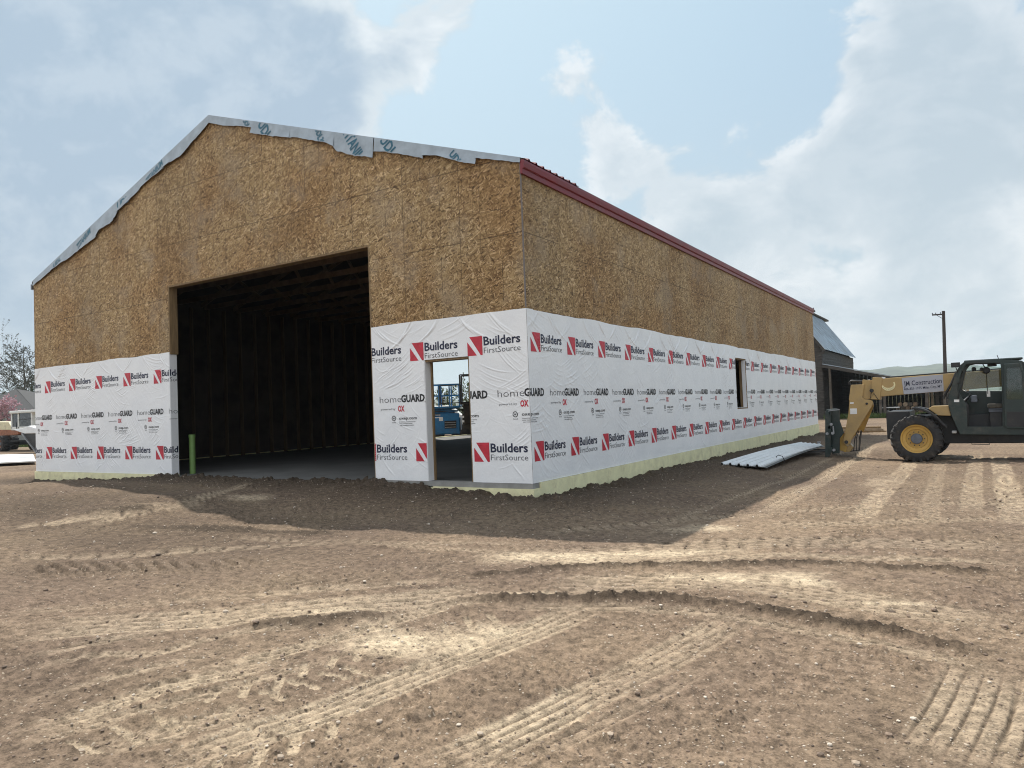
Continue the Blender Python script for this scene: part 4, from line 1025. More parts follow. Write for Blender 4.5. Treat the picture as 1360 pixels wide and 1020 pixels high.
for y_ in (CYN+.08, CYN+.80):
    m = MB(); zf = -.235
    m.prism([(xa, y_, zf-.03), (xa-1.02, y_, zf-.02), (xa-1.08, y_, zf-.008), (xa, y_, zf+.02)], (0, .11, 0)); m.box(xa-.035, xa, y_, y_+.11, zf, .35)
    m.build('fork', BLACKP, TH, bevel=.004)
for (x0_, x1_, xm) in ((415, 372, 400), (432, 402, 415), (455, 430, 452), (462, 438, 466)):
    m = MB(); m.tube([at(*p, YB+.15+.03*(x0_ % 3)) for p in zt([(x0_, 610), (xm-14, 700), (x1_, 835), (330, 845)], 1090, 500, 8.5)], .011, 6); m.build('hydraulic_hose', BLACKP, TH, smooth=60)
# chassis
zA, zB = at(1180, 590, YC).z, at(1180, 547, YC).z
xf = at(1177, 560, YC).x
m = MB(); m.box(xf, xf+.5, YC+.05, YW+2.2, zA+.12, zB); m.build('front_frame', BLACKP, TH, bevel=.015)
m = MB(); m.box(xf+.4, hub.x+4.3, YC+.45, YW+1.6, zA-.02, zB-.12); m.build('chassis', BLACKP, TH, bevel=.02)
m = MB(); m.beam((hub.x, YW+.2, hub.z), (hub.x, YW+2.15, hub.z), .2, .2); m.build('axle', BLACKP, TH); 
m = MB(); m.beam((hub.x+3.25, YW+.2, hub.z), (hub.x+3.25, YW+2.15, hub.z), .2, .2); m.build('axle', BLACKP, TH)
m = MB(); m.box(xf-.012, xf+.02, YC+.3, YC+.7, zB+.0, zB+.03); m.build('step_pad', BLACKP, TH)
# mudguard arched over the near front wheel
def guard_arc(Y0, Y1, xo=0):
    m = MB(); pts = zt([(600, 350), (640, 345), (735, 365), (810, 400), (890, 460), (960, 530), (1000, 560)], 1140, 500, 8.5)
    up = [at(*p, Y0) for p in pts]; n = len(up); vs = []
    for p in up:
        for (y_, dz) in ((Y0, -.055), (Y0, 0), (Y1, 0), (Y1, -.03)): vs.append((p.x+xo, y_, p.z+dz))
    fs = []
    for i in range(n-1):
        for k in range(4): fs.append((i*4+k, i*4+(k+1) % 4, (i+1)*4+(k+1) % 4, (i+1)*4+k))
    fs += [(3, 2, 1, 0), tuple((n-1)*4+k for k in range(4))]
    m.add(vs, fs); m.build('mudguard', BLACKP, TH, bevel=.01, fix=True)
guard_arc(YW-.0, YW+.44); guard_arc(YW+1.93, YW+2.37, .1)
panel('hood', zt([(830, 335), (1020, 330), (1045, 445), (900, 440), (790, 365)], 1140, 500, 8.5), YC+.04, .7, TAN, .012)
# cab, near and far side frames, doorway open
so = zt([(690, 702), (625, 560), (596, 468), (600, 395), (628, 300), (668, 185), (690, 150), (725, 122), (780, 112), (1010, 106), (1150, 108), (1180, 125), (1200, 200), (1212, 420), (1212, 640), (1200, 706)], 1160, 460, 6)
si = zt([(748, 640), (748, 560), (742, 470), (668, 345), (682, 290), (700, 215), (714, 178), (738, 146), (782, 138), (1008, 134), (1012, 140), (1016, 170), (1020, 260), (1026, 420), (1030, 560), (1030, 640)], 1160, 460, 6)
outline(so, si, YC, .06, GREEN, 'cab_frame')
def inset(L_, dx): return [(a+dx, b+1) for a, b in L_]
outline(inset(so, 5), inset(zt([(700, 350), (690, 352), (680, 350), (672, 340), (684, 290), (700, 215), (714, 178), (738, 146), (782, 138), (1008, 134), (1012, 140), (1016, 170), (1020, 260), (1024, 300), (1026, 330), (1026, 350)], 1160, 460, 6), 5), YC+.80, .05, GREEN, 'cab_frame')
def xz(px, py): p = at(px, py, YC); return p
a, b = xz(*zt([(690, 140)], 1160, 460, 6)[0]), xz(*zt([(1185, 118)], 1160, 460, 6)[0])
m = MB(); m.box(a.x+.08, b.x+.02, YC+.03, YC+.82, a.z+.03, a.z+.075); m.build('cab_roof', GREEN, TH, bevel=.02)
fl0, fl1 = xz(1275, 577), xz(1360, 577)
m = MB(); m.box(fl0.x+.05, fl0.x+1.15, YC+.03, YC+.85, fl0.z, fl0.z+.09); m.build('cab_floor', GREEN, TH, bevel=.01)
m = MB()   # dash and front panel
p = [xz(*q) for q in zt([(700, 640), (640, 560), (612, 470), (612, 400), (690, 400), (760, 470), (760, 640)], 1160, 460, 6)]
m.prism([v+Vector((0, .10, 0)) for v in p], (0, .68, 0)); m.build('dash_panel', BLACKP, TH, bevel=.02)
m = MB(); q = xz(1160+830/6, 460+430/6); m.box(q.x-.13, q.x+.0, YC+.2, YC+.62, q.z-.05, q.z+.12); m.build('instrument_box', HUBM, TH, bevel=.03)
# steering wheel on a raked column
c_ = xz(1160+775/6, 460+385/6)+Vector((0, .42, 0)); ax = Vector((.62, 0, .78)).normalized(); a_ = Vector((0, 1, 0)); b_ = ax.cross(a_)
m = MB(); m.tube([c_+(a_*math.cos(t)+b_*math.sin(t))*.19 for t in np.linspace(0, 2*math.pi, 25)], .014, 7, cap=False)
for t in (0, 2.1, 4.2): m.beam(c_, c_+(a_*math.cos(t)+b_*math.sin(t))*.19, .02, .012)
m.tube([c_, c_-ax*.32], .022, 8); m.build('steering_wheel', BLACKP, TH, smooth=40)
m = MB(); m.beam(c_-ax*.05+Vector((-.02, -.1, .0)), c_-ax*.3+Vector((-.1, -.2, -.02)), .025, .012); m.build('lever', STEEL, TH)
# seat
s0 = xz(1160+910/6, 460+470/6); s1 = xz(1160+1030/6, 460+470/6)
m = MB(); m.box(s0.x, s0.x+.52, YC+.18, YC+.64, s0.z-.07, s0.z+.03); m.build('seat', SEATM, TH, bevel=.03)
m = MB(); m.prism([(s0.x+.44, YC+.2, s0.z+.02), (s0.x+.56, YC+.2, s0.z+.0), (s0.x+.70, YC+.2, s0.z+.50), (s0.x+.62, YC+.2, s0.z+.55), (s0.x+.56, YC+.2, s0.z+.50)], (0, .42, 0)); m.build('seat_back', M('olive_vinyl', (.10, .105, .05), .7, var=.2), TH, bevel=.03)
m = MB(); m.box(s0.x+.03, s0.x+.5, YC+.22, YC+.60, fl0.z+.09, s0.z-.16); m.build('seat_base', BLACKP, TH, bevel=.01)
m = MB(); m.box(s0.x+.02, s0.x+.46, YC+.20, YC+.62, s0.z-.155, s0.z-.12); m.box(s0.x+.02, s0.x+.46, YC+.20, YC+.62, s0.z-.105, s0.z-.08); m.build('seat_slide', HUBM, TH)
# rag on the seat edge
# door folded back against the rear of the cab
do = zt([(1040, 140), (1170, 130), (1196, 200), (1212, 420), (1212, 655), (1075, 655), (1050, 640), (1040, 420)], 1160, 460, 6)
di = zt([(1062, 170), (1165, 165), (1182, 215), (1194, 400), (1194, 425), (1080, 425), (1064, 422), (1060, 400)], 1160, 460, 6)
outline(do, di, YC-.07, .045, GREEN, 'door')
panel('door_panel', zt([(1062, 520), (1206, 520), (1208, 640), (1085, 645), (1064, 630)], 1160, 460, 6), YC-.078, .01, BLACKP, .004)
panel('glass', zt([(1058, 165), (1168, 160), (1186, 215), (1198, 430), (1060, 430)], 1160, 460, 6), YC-.05, .008, GLASS, 0)
panel('glass', inset(zt([(672, 340), (684, 290), (714, 178), (738, 146), (1012, 136), (1026, 345)], 1160, 460, 6), 5), YC+.82, .008, GLASS, 0)
# mirrors, lamps, decals, rails
m = MB(); q = at(1160+655/6, 460+150/6, YC-.12); m.box(q.x-.09, q.x+.09, YC-.2, YC-.08, q.z-.05, q.z+.06); m.beam((q.x, YC-.1, q.z-.04), tuple(xz(1160+672/6, 460+210/6)), .02, .02); m.build('work_light', BLACKP, TH, bevel=.01)
m = MB(); q = at(1160+900/6, 460+190/6, YC+.35); m.lathe(q, (0, 1, 0), [(-.05, .001), (-.05, .06), (-.02, .075), (.05, .08), (.07, .05), (.07, .001)], 16); m.lathe(q+Vector((-.09, 0, .03)), (0, 1, 0), [(-.03, .001), (-.03, .04), (.04, .04), (.04, .001)], 10); m.tube([q+Vector((0, 0, -.07)), q+Vector((.0, 0, -.55))], .007, 6); m.beam(q+Vector((-.02, 0, .05)), q+Vector((-.08, 0, .19)), .02, .02); m.build('fan', BLACKP, TH, smooth=40)
m = MB(); q = at(1160+945/6, 460+150/6, YC+.35); m.box(q.x-.09, q.x+.09, YC+.3, YC+.36, q.z-.03, q.z+.04); m.build('mirror', BLACKP, TH, bevel=.01)
m = MB(); q = at(1160+800/6, 460+180/6, YC+.5); m.lathe(q, (.6, .8, 0), [(-.02, .001), (-.02, .045), (.02, .045), (.02, .001)], 12); m.build('mirror', BLACKP, TH)
m = MB(); q = at(1160+1000/6, 460+104/6, YC+.3); m.box(q.x-.16, q.x+.12, YC+.25, YC+.35, q.z-.03, q.z+.01); m.tube([q, q+Vector((-.03, 0, .10))], .008, 6); m.build('antenna', BLACKP, TH)
panel('decal', zt([(642, 424), (684, 424), (684, 444), (642, 444)], 1160, 460, 6), YC-.004, .003, DECAL, 0)
panel('decal', zt([(902, 352), (930, 352), (932, 402), (904, 402)], 1160, 460, 6), YC+.45, .003, DECAL, 0)
m = MB(); m.tube([xz(*p)+Vector((0, -.02, 0)) for p in zt([(668, 292), (700, 298), (702, 320), (682, 380), (672, 420)], 1160, 460, 6)], .011, 6); m.build('grab_rail', BLACKP, TH, smooth=60)
m = MB(); m.tube([xz(*p)+Vector((0, .03, 0)) for p in zt([(784, 712), (784, 780), (926, 782), (926, 712)], 1160, 460, 6)], .010, 6); m.build('step', BLACKP, TH)
m = MB()
for dx in (0, .10): m.tube([at(*p, YB-.12)+Vector((dx, 0, 0)) for p in zt([(664, 200), (620, 300), (580, 370), (556, 420)], 1160, 460, 6)], .028, 8)
m.build('lift_cylinder', BLACKP, TH, smooth=60)
m = MB(); q = at(1160+645/6, 460+682/6, YC+.3); m.box(q.x-.05, q.x+.05, YC+.2, YC+.5, q.z-.03, q.z+.03); m.build('reservoir', DECAL, TH, bevel=.02)
# engine side and counterweight behind the cab (mostly out of the picture)
m = MB(); m.box(fl0.x+1.25, hub.x+2.6, YC+.0, YC+.75, fl0.z+.05, fl0.z+1.0); m.build('engine_cover', GREEN, TH, bevel=.04)
m = MB(); m.box(hub.x+3.9, hub.x+4.5, YC+.2, YW+1.9, zA+.1, zB+.25); m.build('counterweight', GREEN, TH, bevel=.06)
m = MB(); m.box(hub.x+2.5, hub.x+4.2, YB-.1, YB+.6, zB-.1, along(c0, c1, hub.x+3).z+.05); m.build('boom_tower', GREEN, TH, bevel=.03)
# banner on the boom
def onboom(px, py): return at(px, py, YB)
bn = zt([(702, 200), (1198, 156), (1210, 358), (728, 396)], 1120, 480, 9.067)
ban = panel('banner', bn, YB-.006, .005, BANNER, 0)
def banner_text(s, u0, v0, u1, cap, off, mat):
    tl, tr_, br, bl = [at(a, b, YB-.009) for a, b in bn]
    t = text(s, u0, v0, cap, u1-u0, off).reshape(-1, 2); V = []
    for u, v in t:
        p = (bl*(1-u)+br*u)*(1-v)+(tl*(1-u)+tr_*u)*v; V.append(tuple(p))
    me = bpy.data.meshes.new('lettering'); me.from_pydata(V, [], np.arange(len(V)).reshape(-1, 3).tolist()); me.materials.append(mat); link('lettering', me, ban)
banner_text('JM Construction', .035, .50, .965, .30, .012, P_NAVY)
banner_text('406-851-1975 Miles City, MT', .02, .235, .965, .155, .012, P_NAVY)
# crescent badge cut from cream vinyl with raised dark script marks
bc = at(1180, 513.5, YB); m = MB(); th = np.linspace(R(188), R(388), 22)
oo = [bc+Vector((.155*math.cos(t), -.010, .150*math.sin(t)+.045)) for t in th]; ii = [bc+Vector((.125*math.cos(t)*.98, -.010, .085*math.sin(t)+.055)) for t in th]
for i in range(21): m.prism([oo[i], oo[i+1], ii[i+1], ii[i]], (0, .012, 0))
bd = m.build('crescent_badge', CREAM, boom)
m = MB()
for i in range(3, 17, 2):
    p = (oo[i]+ii[i])/2; m.beam(p+Vector((-.012, -.004, -.012)), p+Vector((.012, -.004, .014)), .004, .008, up=(0, 1, 0))
m.build('script_marks', P_GREY, bd)

# ------------------------------------------------------------------ bundle of white corrugated sheets lying on the forks
SHEETD = M('shaded_dirty_sheet_metal', (.36, .37, .37), .6, var=.15, spec=.2, scale=4, dirt=(.33, .29, .24), dirt_amt=.4)  # pans toned darker to paint in the rib shading, plus dirt patches
def sheets():
    # ends on the soil, carried up a little where the forks hold it
    nl, nr_ = onz(957, 622.5, -.37), onz(1016, 626.5, -.37); fl_, fr2 = onz(1064, 591.5, -.22), onz(1094, 594.5, -.22)
    mL = onz(1012, 603.0, -.26); 
    nsec = 30; prof = []
    wdt = 1.0; k = 5
    for i in range(k):
        a = i/k; prof += [(a+.00, 0), (a+.022, .055), (a+.052, .055), (a+.074, 0), (a+.10, 0), (a+.105, .006), (a+.115, 0), (a+.14, 0)]
    prof.append((1., 0)); prof = [(min(u, 1), h) for u, h in prof]
    rows = []; gn = max(gz(p.x, p.y) for p in (nl, nr_, nl.lerp(nr_, .5)))
    for s in range(nsec+1):
        t = s/nsec
        L_ = nl.lerp(fl_, t); R_ = nr_.lerp(fr2, t)
        L_.z = R_.z = 0
        bow = gn+.015+.11*math.sin(min(t*1.25, 1)*math.pi/2)
        rows.append([L_.lerp(R_, u)+Vector((0, 0, bow+h*.8)) for u, h in prof])
    root = thing('roofing_sheet_stack', (nl.x, nl.y, -.36), 'stack of long white corrugated metal sheets lying on the dark forks', 'metal sheets')
    for lay in range(3):
        m = MB(); n = len(prof); dz = -.011*lay; sh = Vector((.012*lay*(-1)**lay, .02*lay, dz))
        top = [p+sh for r_ in rows for p in r_]; bot = [p-Vector((0, 0, .003)) for p in top]
        fs = [(i*n+j, i*n+j+1, (i+1)*n+j+1, (i+1)*n+j) for i in range(nsec) for j in range(n-1)]
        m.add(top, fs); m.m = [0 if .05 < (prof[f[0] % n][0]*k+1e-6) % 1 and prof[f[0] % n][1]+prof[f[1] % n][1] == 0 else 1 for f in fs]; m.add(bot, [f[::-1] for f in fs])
        for i in (0, nsec): m.add([top[i*n+j] for j in range(n)]+[bot[i*n+j] for j in range(n)], [(j, j+1, n+j+1, n+j) for j in range(n-1)])
        m.build('corrugated_sheet', [SHEETD, SHEET], root, smooth=30)
    p = rows[8][-1]; m = MB()
    m.tube([p+Vector((.03, 0, -.05)), p+Vector((-.02, -.01, .06)), p+Vector((-.10, -.02, .09)), p+Vector((-.16, 0, .05)), p+Vector((-.15, .02, .0))], .009, 6); m.build('tie_wire', BLACKP, root)
    m = MB(); p = rows[-1][-8]; m.box(p.x-.05, p.x+.03, p.y-.03, p.y+.05, p.z, p.z+.05); m.build('spacer_block', STEEL, root)
sheets()

# ------------------------------------------------------------------ old barn with lean-to
def old_barn():
    Y0, Y1 = 50., 67.2; xe_, ze = -3.55, 4.85; sl_ = 1.42; xr = -6.3; zr = ze+sl_*(xe_-xr); xw = -3.8; zg = -.6; xl = 2*xr-xw
    root = thing('old_barn', (xr, Y0, zg), 'old weathered grey board barn with steep metal roof and open lean-to', 'barn')
    m = MB(); h_ = .24; z = zg; k = 0          # horizontal weatherboards on the gable
    while z < zr-.4:
        zt_ = min(z+h_, zr-.4); hw = (xw-xr) if zt_ < ze-.2 else (zr-.25-zt_)/sl_
        if hw > .1: m.box(xr-hw, xr+hw, Y0-.02-.012*(k % 3), Y0+.05, z, zt_-.012)
        z += h_; k += 1
    m.build('gable_wall', OLDWOOD, root)
    m = MB(); z = zg; k = 0
    while z < ze-.25: m.box(xw-.05, xw+.02+.012*(k % 3), Y0+.06, Y1, z, z+h_-.012); z += h_; k += 1
    m.box(xw-.04, xw+.03, Y0+.06, Y1, ze-.32, ze-.06)
    m.build('side_wall', OLDWOOD, root)
    m = MB(); m.box(xl-.02, xl+.05, Y0+.06, Y1, zg, ze-.1); m.build('side_wall', OLDWOOD, root)
    m = MB(); m.prism([(xl, Y1-.06, zg), (xw, Y1-.06, zg), (xw, Y1-.06, ze-.3), (xr, Y1-.06, zr-.3), (xl, Y1-.06, ze-.3)], (0, .05, 0)); m.build('gable_wall', OLDWOOD, root)
    for sg in (1, -1):
        m = MB(); x_e = xr+sg*(xe_-xr+.05)
        ys = np.arange(Y0-.35, Y1+.4, .62)
        for i in range(len(ys)-1):
            dz = .015*(i % 2); m.prism([(x_e, ys[i], ze-.07+dz), (xr, ys[i], zr+dz), (xr, ys[i], zr+.03+dz), (x_e, ys[i], ze-.04+dz)], (0, ys[i+1]-ys[i]+.02, 0))
            m.beam((x_e, ys[i], ze-.02), (xr, ys[i], zr+.05), .05, .05)
        m.build('roof', TINROOF, root)
    m = MB(); m.beam((xr+.15, Y0-.3, zr-.2), (xe_+.02, Y0-.3, ze-.2), .05, .2); m.beam((xr-.15, Y0-.3, zr-.2), (2*xr-xe_, Y0-.3, ze-.2), .05, .2); m.build('barge_board', OLDWOOD, root)
    # ragged ridge boards and a lightning rod
    m = MB()
    for y_ in np.arange(Y0, Y1, 2.4): m.box(xr-.25, xr+.25, y_, y_+2.3, zr-.05, zr+.10)
    m.tube([(xr, Y1-5, zr+.0), (xr+.05, Y1-5, zr+.7)], .04, 6); m.box(xr-.28, xr+.30, Y1-7, Y1-5.6, zr+.2, zr+.36)
    m.build('ridge_cap', POLEM, root)
    # lean-to on the right-hand side: sloping tin on posts, open to the yard
    x1 = 4.3; zl0, zl1 = 3.66, 1.62
    m = MB()
    for i, y_ in enumerate(np.arange(Y0-.3, Y0+9.7, .66)):
        dz = .012*(i % 2); m.prism([(xw+.05, y_, zl0+dz), (x1, y_, zl1+dz), (x1, y_, zl1+.04+dz), (xw+.05, y_, zl0+.04+dz)], (0, .68, 0))
    m.build('lean_to_roof', TINROOF, root)
    m = MB(); m.beam((xw+.05, Y0-.25, zl0-.14), (x1, Y0-.25, zl1-.14), .06, .22); m.build('lean_to_beam', OLDWOOD, root)
    for x in (xw+.5, .05, .32, 3.0, 4.1):
        zt_ = zl0+(zl1-zl0)*(x-xw)/(x1-xw)-.22; m = MB(); m.tube([(x, Y0-.1, zg), (x+.03, Y0-.1, zt_)], [.11, .09], 8); m.build('post', OLDWOOD2, root, smooth=50)
    m = MB(); k = 0
    for x in np.arange(xw, x1, .3): m.box(x, x+.29, Y0+9, Y0+9.05, zg, zl0+(zl1-zl0)*(x+.3-xw)/(x1-xw)-.05)
    m.build('lean_to_back', OLDWOOD, root)
    m = MB()
    for y_ in np.arange(Y0+.2, Y0+9, .3): m.box(x1-.06, x1-.02, y_, y_+.28, zg, zl1-.05)
    m.build('lean_to_end', OLDWOOD, root)
    m = MB(); m.beam((xw+.02, Y0-.07, 1.0), (xw-1.0, Y0-.07, .3), .12, .05); m.build('brace', OLDWOOD, root)
old_barn()
bx = at(1183, 545, 50.3)
tb = thing('work_bench', (bx.x, 50.8, -.6), 'low bench with a pale top among clutter under the barn lean-to', 'bench')
m = MB(); m.box(bx.x-.55, bx.x+.55, 50.5, 51.2, .17, .24); m.build('bench_top', DECAL, tb)
for sx in (-.45, .45):
    for y_ in (50.55, 51.1): m = MB(); m.box(bx.x+sx-.04, bx.x+sx+.04, y_, y_+.08, -.6, .17); m.build('leg', OLDWOOD2, tb)
LOG = [M('log_wood', (.20, .135, .085), .9, var=.35, scale=3), M('log_wood_pale', (.33, .25, .17), .9, var=.3, scale=3), M('log_wood_dark', (.10, .08, .06), .9, var=.3, scale=3)]
k = 0
for row in range(4):
    for i in range(7-row):
        x = at(1205, 545, 51.5).x-.9+i*.32+row*.16+random.uniform(-.03, .03); z = -.45+row*.28; r = random.uniform(.13, .17)
        m = MB(); m.tube([(x, 51.2, z), (x+random.uniform(-.05, .05), 52.6, z)], r, 12); o = m.build('log', LOG[k % 3], None, smooth=50)
        tag(o, 'cut log stacked in the woodpile under the barn lean-to', 'log', 'logs stacked under the lean-to'); k += 1
# slab fence with gaps at the end of the lean-to
fx0, fx1 = at(1230, 540, 52).x, at(1262, 540, 52).x
fe = thing('slab_fence', (fx0, 52, -.6), 'pale upright slab fence between the barn lean-to and the telehandler cab', 'fence')
x = fx0
while x < fx1+1.2:
    wd_ = random.uniform(.14, .26); m = MB(); m.box(x, x+wd_, 52, 52.05, -.6, random.uniform(1.3, 1.75)); m.build('picket', OLDWOOD2 if random.random() < .4 else LOG[1], fe); x += wd_+random.uniform(.03, .14)
m = MB(); m.box(fx0, fx1+1.2, 52.06, 52.12, .0, .12); m.box(fx0, fx1+1.2, 52.06, 52.12, .9, 1.02); m.build('rail', OLDWOOD2, fe)
# utility pole
pt, pbm = at(1253, 413, 60), at(1255.5, 500, 60); dirp = (pt-pbm).normalized(); pb_ = pbm-dirp*3.2
up_ = thing('utility_pole', tuple(pb_), 'dark leaning utility pole with a short one sided crossarm against the sky', 'utility pole')
m = MB(); m.tube([pb_, pt], [.16, .12], 10); m.build('pole', POLEM, up_, smooth=60)
cj = pt-dirp*.28; m = MB(); m.beam(cj+Vector((.1, -.1, 0)), cj+Vector((-.82, -.1, .02)), .09, .11); m.build('crossarm', POLEM, up_)
m = MB(); m.beam(cj+Vector((-.5, -.1, -.02)), cj+Vector((0, -.12, -.42)), .03, .04); m.build('brace', POLEM, up_)
for dx in (-.2, -.55, -.78): m = MB(); m.lathe(cj+Vector((dx, -.1, .05)), (0, 0, 1), [(0, .02), (.06, .02), (.06, .05), (.13, .04), (.14, .001)], 8); m.build('insulator', HUBM, up_)
# timbers at the far corner of the shed
for i, (dz, cl) in enumerate(((0, LUMBER), (.09, LOG[1]), (.18, LUMBER))):
    m = MB(); m.box(.35+.05*i, 2.6-.1*i, 25.2+.05*i, 25.45, -.45+dz, -.37+dz); o = m.build('timber', cl, None, bevel=.006)
    tag(o, ('bottom timber of the small pile at the shed corner by the telehandler', 'middle pale timber of the small pile at the shed corner', 'top timber of the small pile at the shed corner')[i], 'timber', 'timbers piled at the shed corner')

# ------------------------------------------------------------------ trees
def tree(name, base, ht, label, cat, leaf, bark, crown, nleaf, lsize, seed, branches=26, group=None, trunk_r=.16, droop=0.0, spread=.42, leaf_at=.35, blade=(1, .5)):
    """tapered trunk, limbs and twigs, small leaf faces clustered along the outer twigs"""
    r = np.random.default_rng(seed); base = Vector(base)
    root = thing(name, base, label, cat, group)
    m = MB(); segs = 9; pts = []
    lean = Vector((r.normal(0, .03), r.normal(0, .03), 1))
    for i in range(segs+1):
        t = i/segs; pts.append(base+lean*(ht*.93*t)+Vector((r.normal(0, .05), r.normal(0, .05), 0))*t*ht*.15)
    m.tube(pts, [trunk_r*(1-.9*i/segs) for i in range(segs+1)], 8)
    tips = []
    def limb(p, d, L, rad, depth):
        q = [p]; dd = d.copy()
        for i in range(4):
            dd = (dd+Vector((r.normal(0, .16), r.normal(0, .16), r.normal(0, .12)-droop*.12))).normalized(); q.append(q[-1]+dd*L/4)
        m.tube(q, [rad*(1-.8*i/4) for i in range(5)], 5, cap=False)
        if depth > 0:
            for k in range(r.integers(3, 6)):
                i = r.integers(1, 5); a = Vector(r.normal(0, 1, 3)); a = (a-dd*a.dot(dd)).normalized()
                limb(q[i], (dd*.8+a*.75+Vector((0, 0, .15-droop*.2))).normalized(), L*r.uniform(.35, .6), rad*.5, depth-1)
        tips.append((q, L))
    for k in range(branches):
        t = crown[0]+(crown[1]-crown[0])*((k+r.random())/branches); i = min(int(t*segs), segs-1); p = pts[i].lerp(pts[i+1], t*segs-i)
        a = k*2.4+r.normal(0, .3); env = math.sin(math.pi*min(1, (t-crown[0])/(1.02-crown[0])*.86+.12))
        el = .75*(1-t)*(1-droop)+.25+r.normal(0, .12)-droop*.35
        limb(p, Vector((math.cos(a)*math.cos(el), math.sin(a)*math.cos(el), math.sin(el))), ht*spread*max(.15, env)*r.uniform(.6, 1.1), trunk_r*.32*(1.1-t), 2)
    m.build('trunk', bark, root, smooth=60)
    if nleaf:
        wts = np.array([L for _, L in tips]); pick = r.choice(len(tips), nleaf, p=wts/wts.sum()); V = []; Fc = []
        for n_, k in enumerate(pick):
            q, L = tips[k]; t = leaf_at*4+(4-leaf_at*4)*r.random(); i = min(int(t), 3); p = q[i].lerp(q[i+1], t-i)+Vector(r.normal(0, .10, 3))*(L*.35+.1)
            u = Vector(r.normal(0, 1, 3)).normalized(); w_ = u.cross(Vector(r.normal(0, 1, 3))).normalized(); s_ = lsize*r.uniform(.6, 1.4)
            o = len(V); V += [p-u*s_*blade[0], p+w_*s_*blade[1], p+u*s_*blade[0], p-w_*s_*blade[1]]; Fc.append((o, o+1, o+2, o+3))
        mb = MB(); mb.v = V; mb.f = Fc; mb.m = [0]*len(Fc); mb.build('crown', leaf, root)
    return root
LF_EV = leafmat('evergreen_needles', (.055, .085, .034)); LF_GY = leafmat('grey_buds', (.075, .075, .055)); LF_PK = leafmat('pink_blossom', (.60, .40, .44), .3)
LF_WH = leafmat('white_blossom', (.66, .62, .62), .2); LF_SP = leafmat('spring_leaves', (.10, .13, .045)); LF_DK = leafmat('dark_leaves', (.05, .065, .035))

# ------------------------------------------------------------------ yard at the left edge of the picture
def gp_(px, py, Y): 
    p = at(px, py, Y); return p
YH = 26.0        # house front
hx0, hx1 = at(-60, 560, YH).x, at(48, 560, YH).x
ev = at(20, 547, YH).z; rg = at(20, 515, YH).z
c_r = at(18, 515, YH)
zg = -.35
house = thing('bungalow', ((hx0+hx1)/2, YH+4, zg), 'low grey bungalow with dark shingle roof behind the white cabbed tractor', 'house')
SHING = M('dark_shingles', (.036, .037, .040), .9, var=.35, scale=2.5, stretch=(1, 1, 4), bump=.5, bscale=14)
WALLM = M('grey_siding', (.20, .205, .20), .8, var=.1, stretch=(.2, .2, 8), scale=3)
m = MB(); m.box(hx0+.6, at(41, 560, YH).x, YH+.5, YH+8, zg, ev-.05); m.build('wall', WALLM, house)
m = MB(); rx1 = at(48, 547, YH).x; rxp = at(20, 516, YH+4.5); rxt = rxp.x; rg = rxp.z; 
V = [(hx0, YH, ev), (rx1, YH, ev), (rx1, YH+9, ev), (hx0, YH+9, ev), (hx0+4, YH+4.5, rg), (rxt, YH+4.5, rg)]
m.add(V, [(0, 1, 5, 4), (1, 2, 5), (2, 3, 4, 5), (3, 0, 4), (3, 2, 1, 0)]); m.build('roof', SHING, house)
m = MB(); m.box(hx0, rx1+.02, YH-.06, YH-.01, ev-.14, ev+.02); m.box(rx1+.02, rx1+.08, YH, YH+9, ev-.14, ev+.02); m.build('gutter', WALLM, house)
for px in (-40, 12):
    q = at(px, 562, YH+.48); m = MB(); m.box(q.x-.6, q.x+.6, YH+.44, YH+.5, q.z-.2, q.z+.8); wn_ = m.build('window', DECAL, house)
    m = MB(); m.box(q.x-.52, q.x+.52, YH+.42, YH+.438, q.z-.12, q.z+.72); m.build('pane', M('dark_pane', (.02, .025, .03), .1, var=.1), wn_)
shed = thing('white_outbuilding', (at(46, 570, 34).x, 36, zg), 'small white outbuilding showing past the bungalow corner at the shed edge', 'outbuilding')
x0 = at(38, 565, 34).x; x1 = x0+5; m = MB(); m.box(x0, x1, 34, 38, zg, at(44, 555, 34).z); m.build('wall', DECAL, shed)
m = MB(); zt_ = at(44, 555, 34).z; m.prism([(x0-.2, 33.8, zt_), (x1+.2, 33.8, zt_), ((x0+x1)/2, 33.8, zt_+1.0)], (0, 4.4, 0)); m.build('roof', SHEET, shed)
# trees
def tbase(px, Y): p = at(px, 575, Y); return (p.x, Y, zg-.1)
tree('leafless_tree', tbase(34, 36), 12.6, 'tall grey half bare tree rising behind the bungalow roof by the shed', 'tree', LF_GY, BARKM, (.18, 1.0), 14000, .075, 41, branches=44, trunk_r=.24, spread=.46)
tree('conifer', tbase(45, 38), 9.4, 'dark green conifer tucked against the shed corner behind the bungalow', 'tree', LF_EV, BARKM, (.08, 1.0), 16000, .085, 42, branches=54, trunk_r=.16, droop=.5, spread=.36, leaf_at=.1, blade=(1, .35))
tree('blossom_tree', tbase(2, 23.5), 4.6, 'pink blossoming tree in front of the dark bungalow roof', 'tree', LF_PK, BARKM, (.35, 1.0), 11000, .05, 43, branches=24, trunk_r=.10, spread=.48, blade=(1, .8))
tree('white_blossom_tree', tbase(27, 37), 5.6, 'white blossoming tree half hidden behind the bungalow roof ridge', 'tree', LF_WH, BARKM, (.3, 1.0), 5000, .06, 44, branches=24, trunk_r=.10, spread=.5, blade=(1, .8))
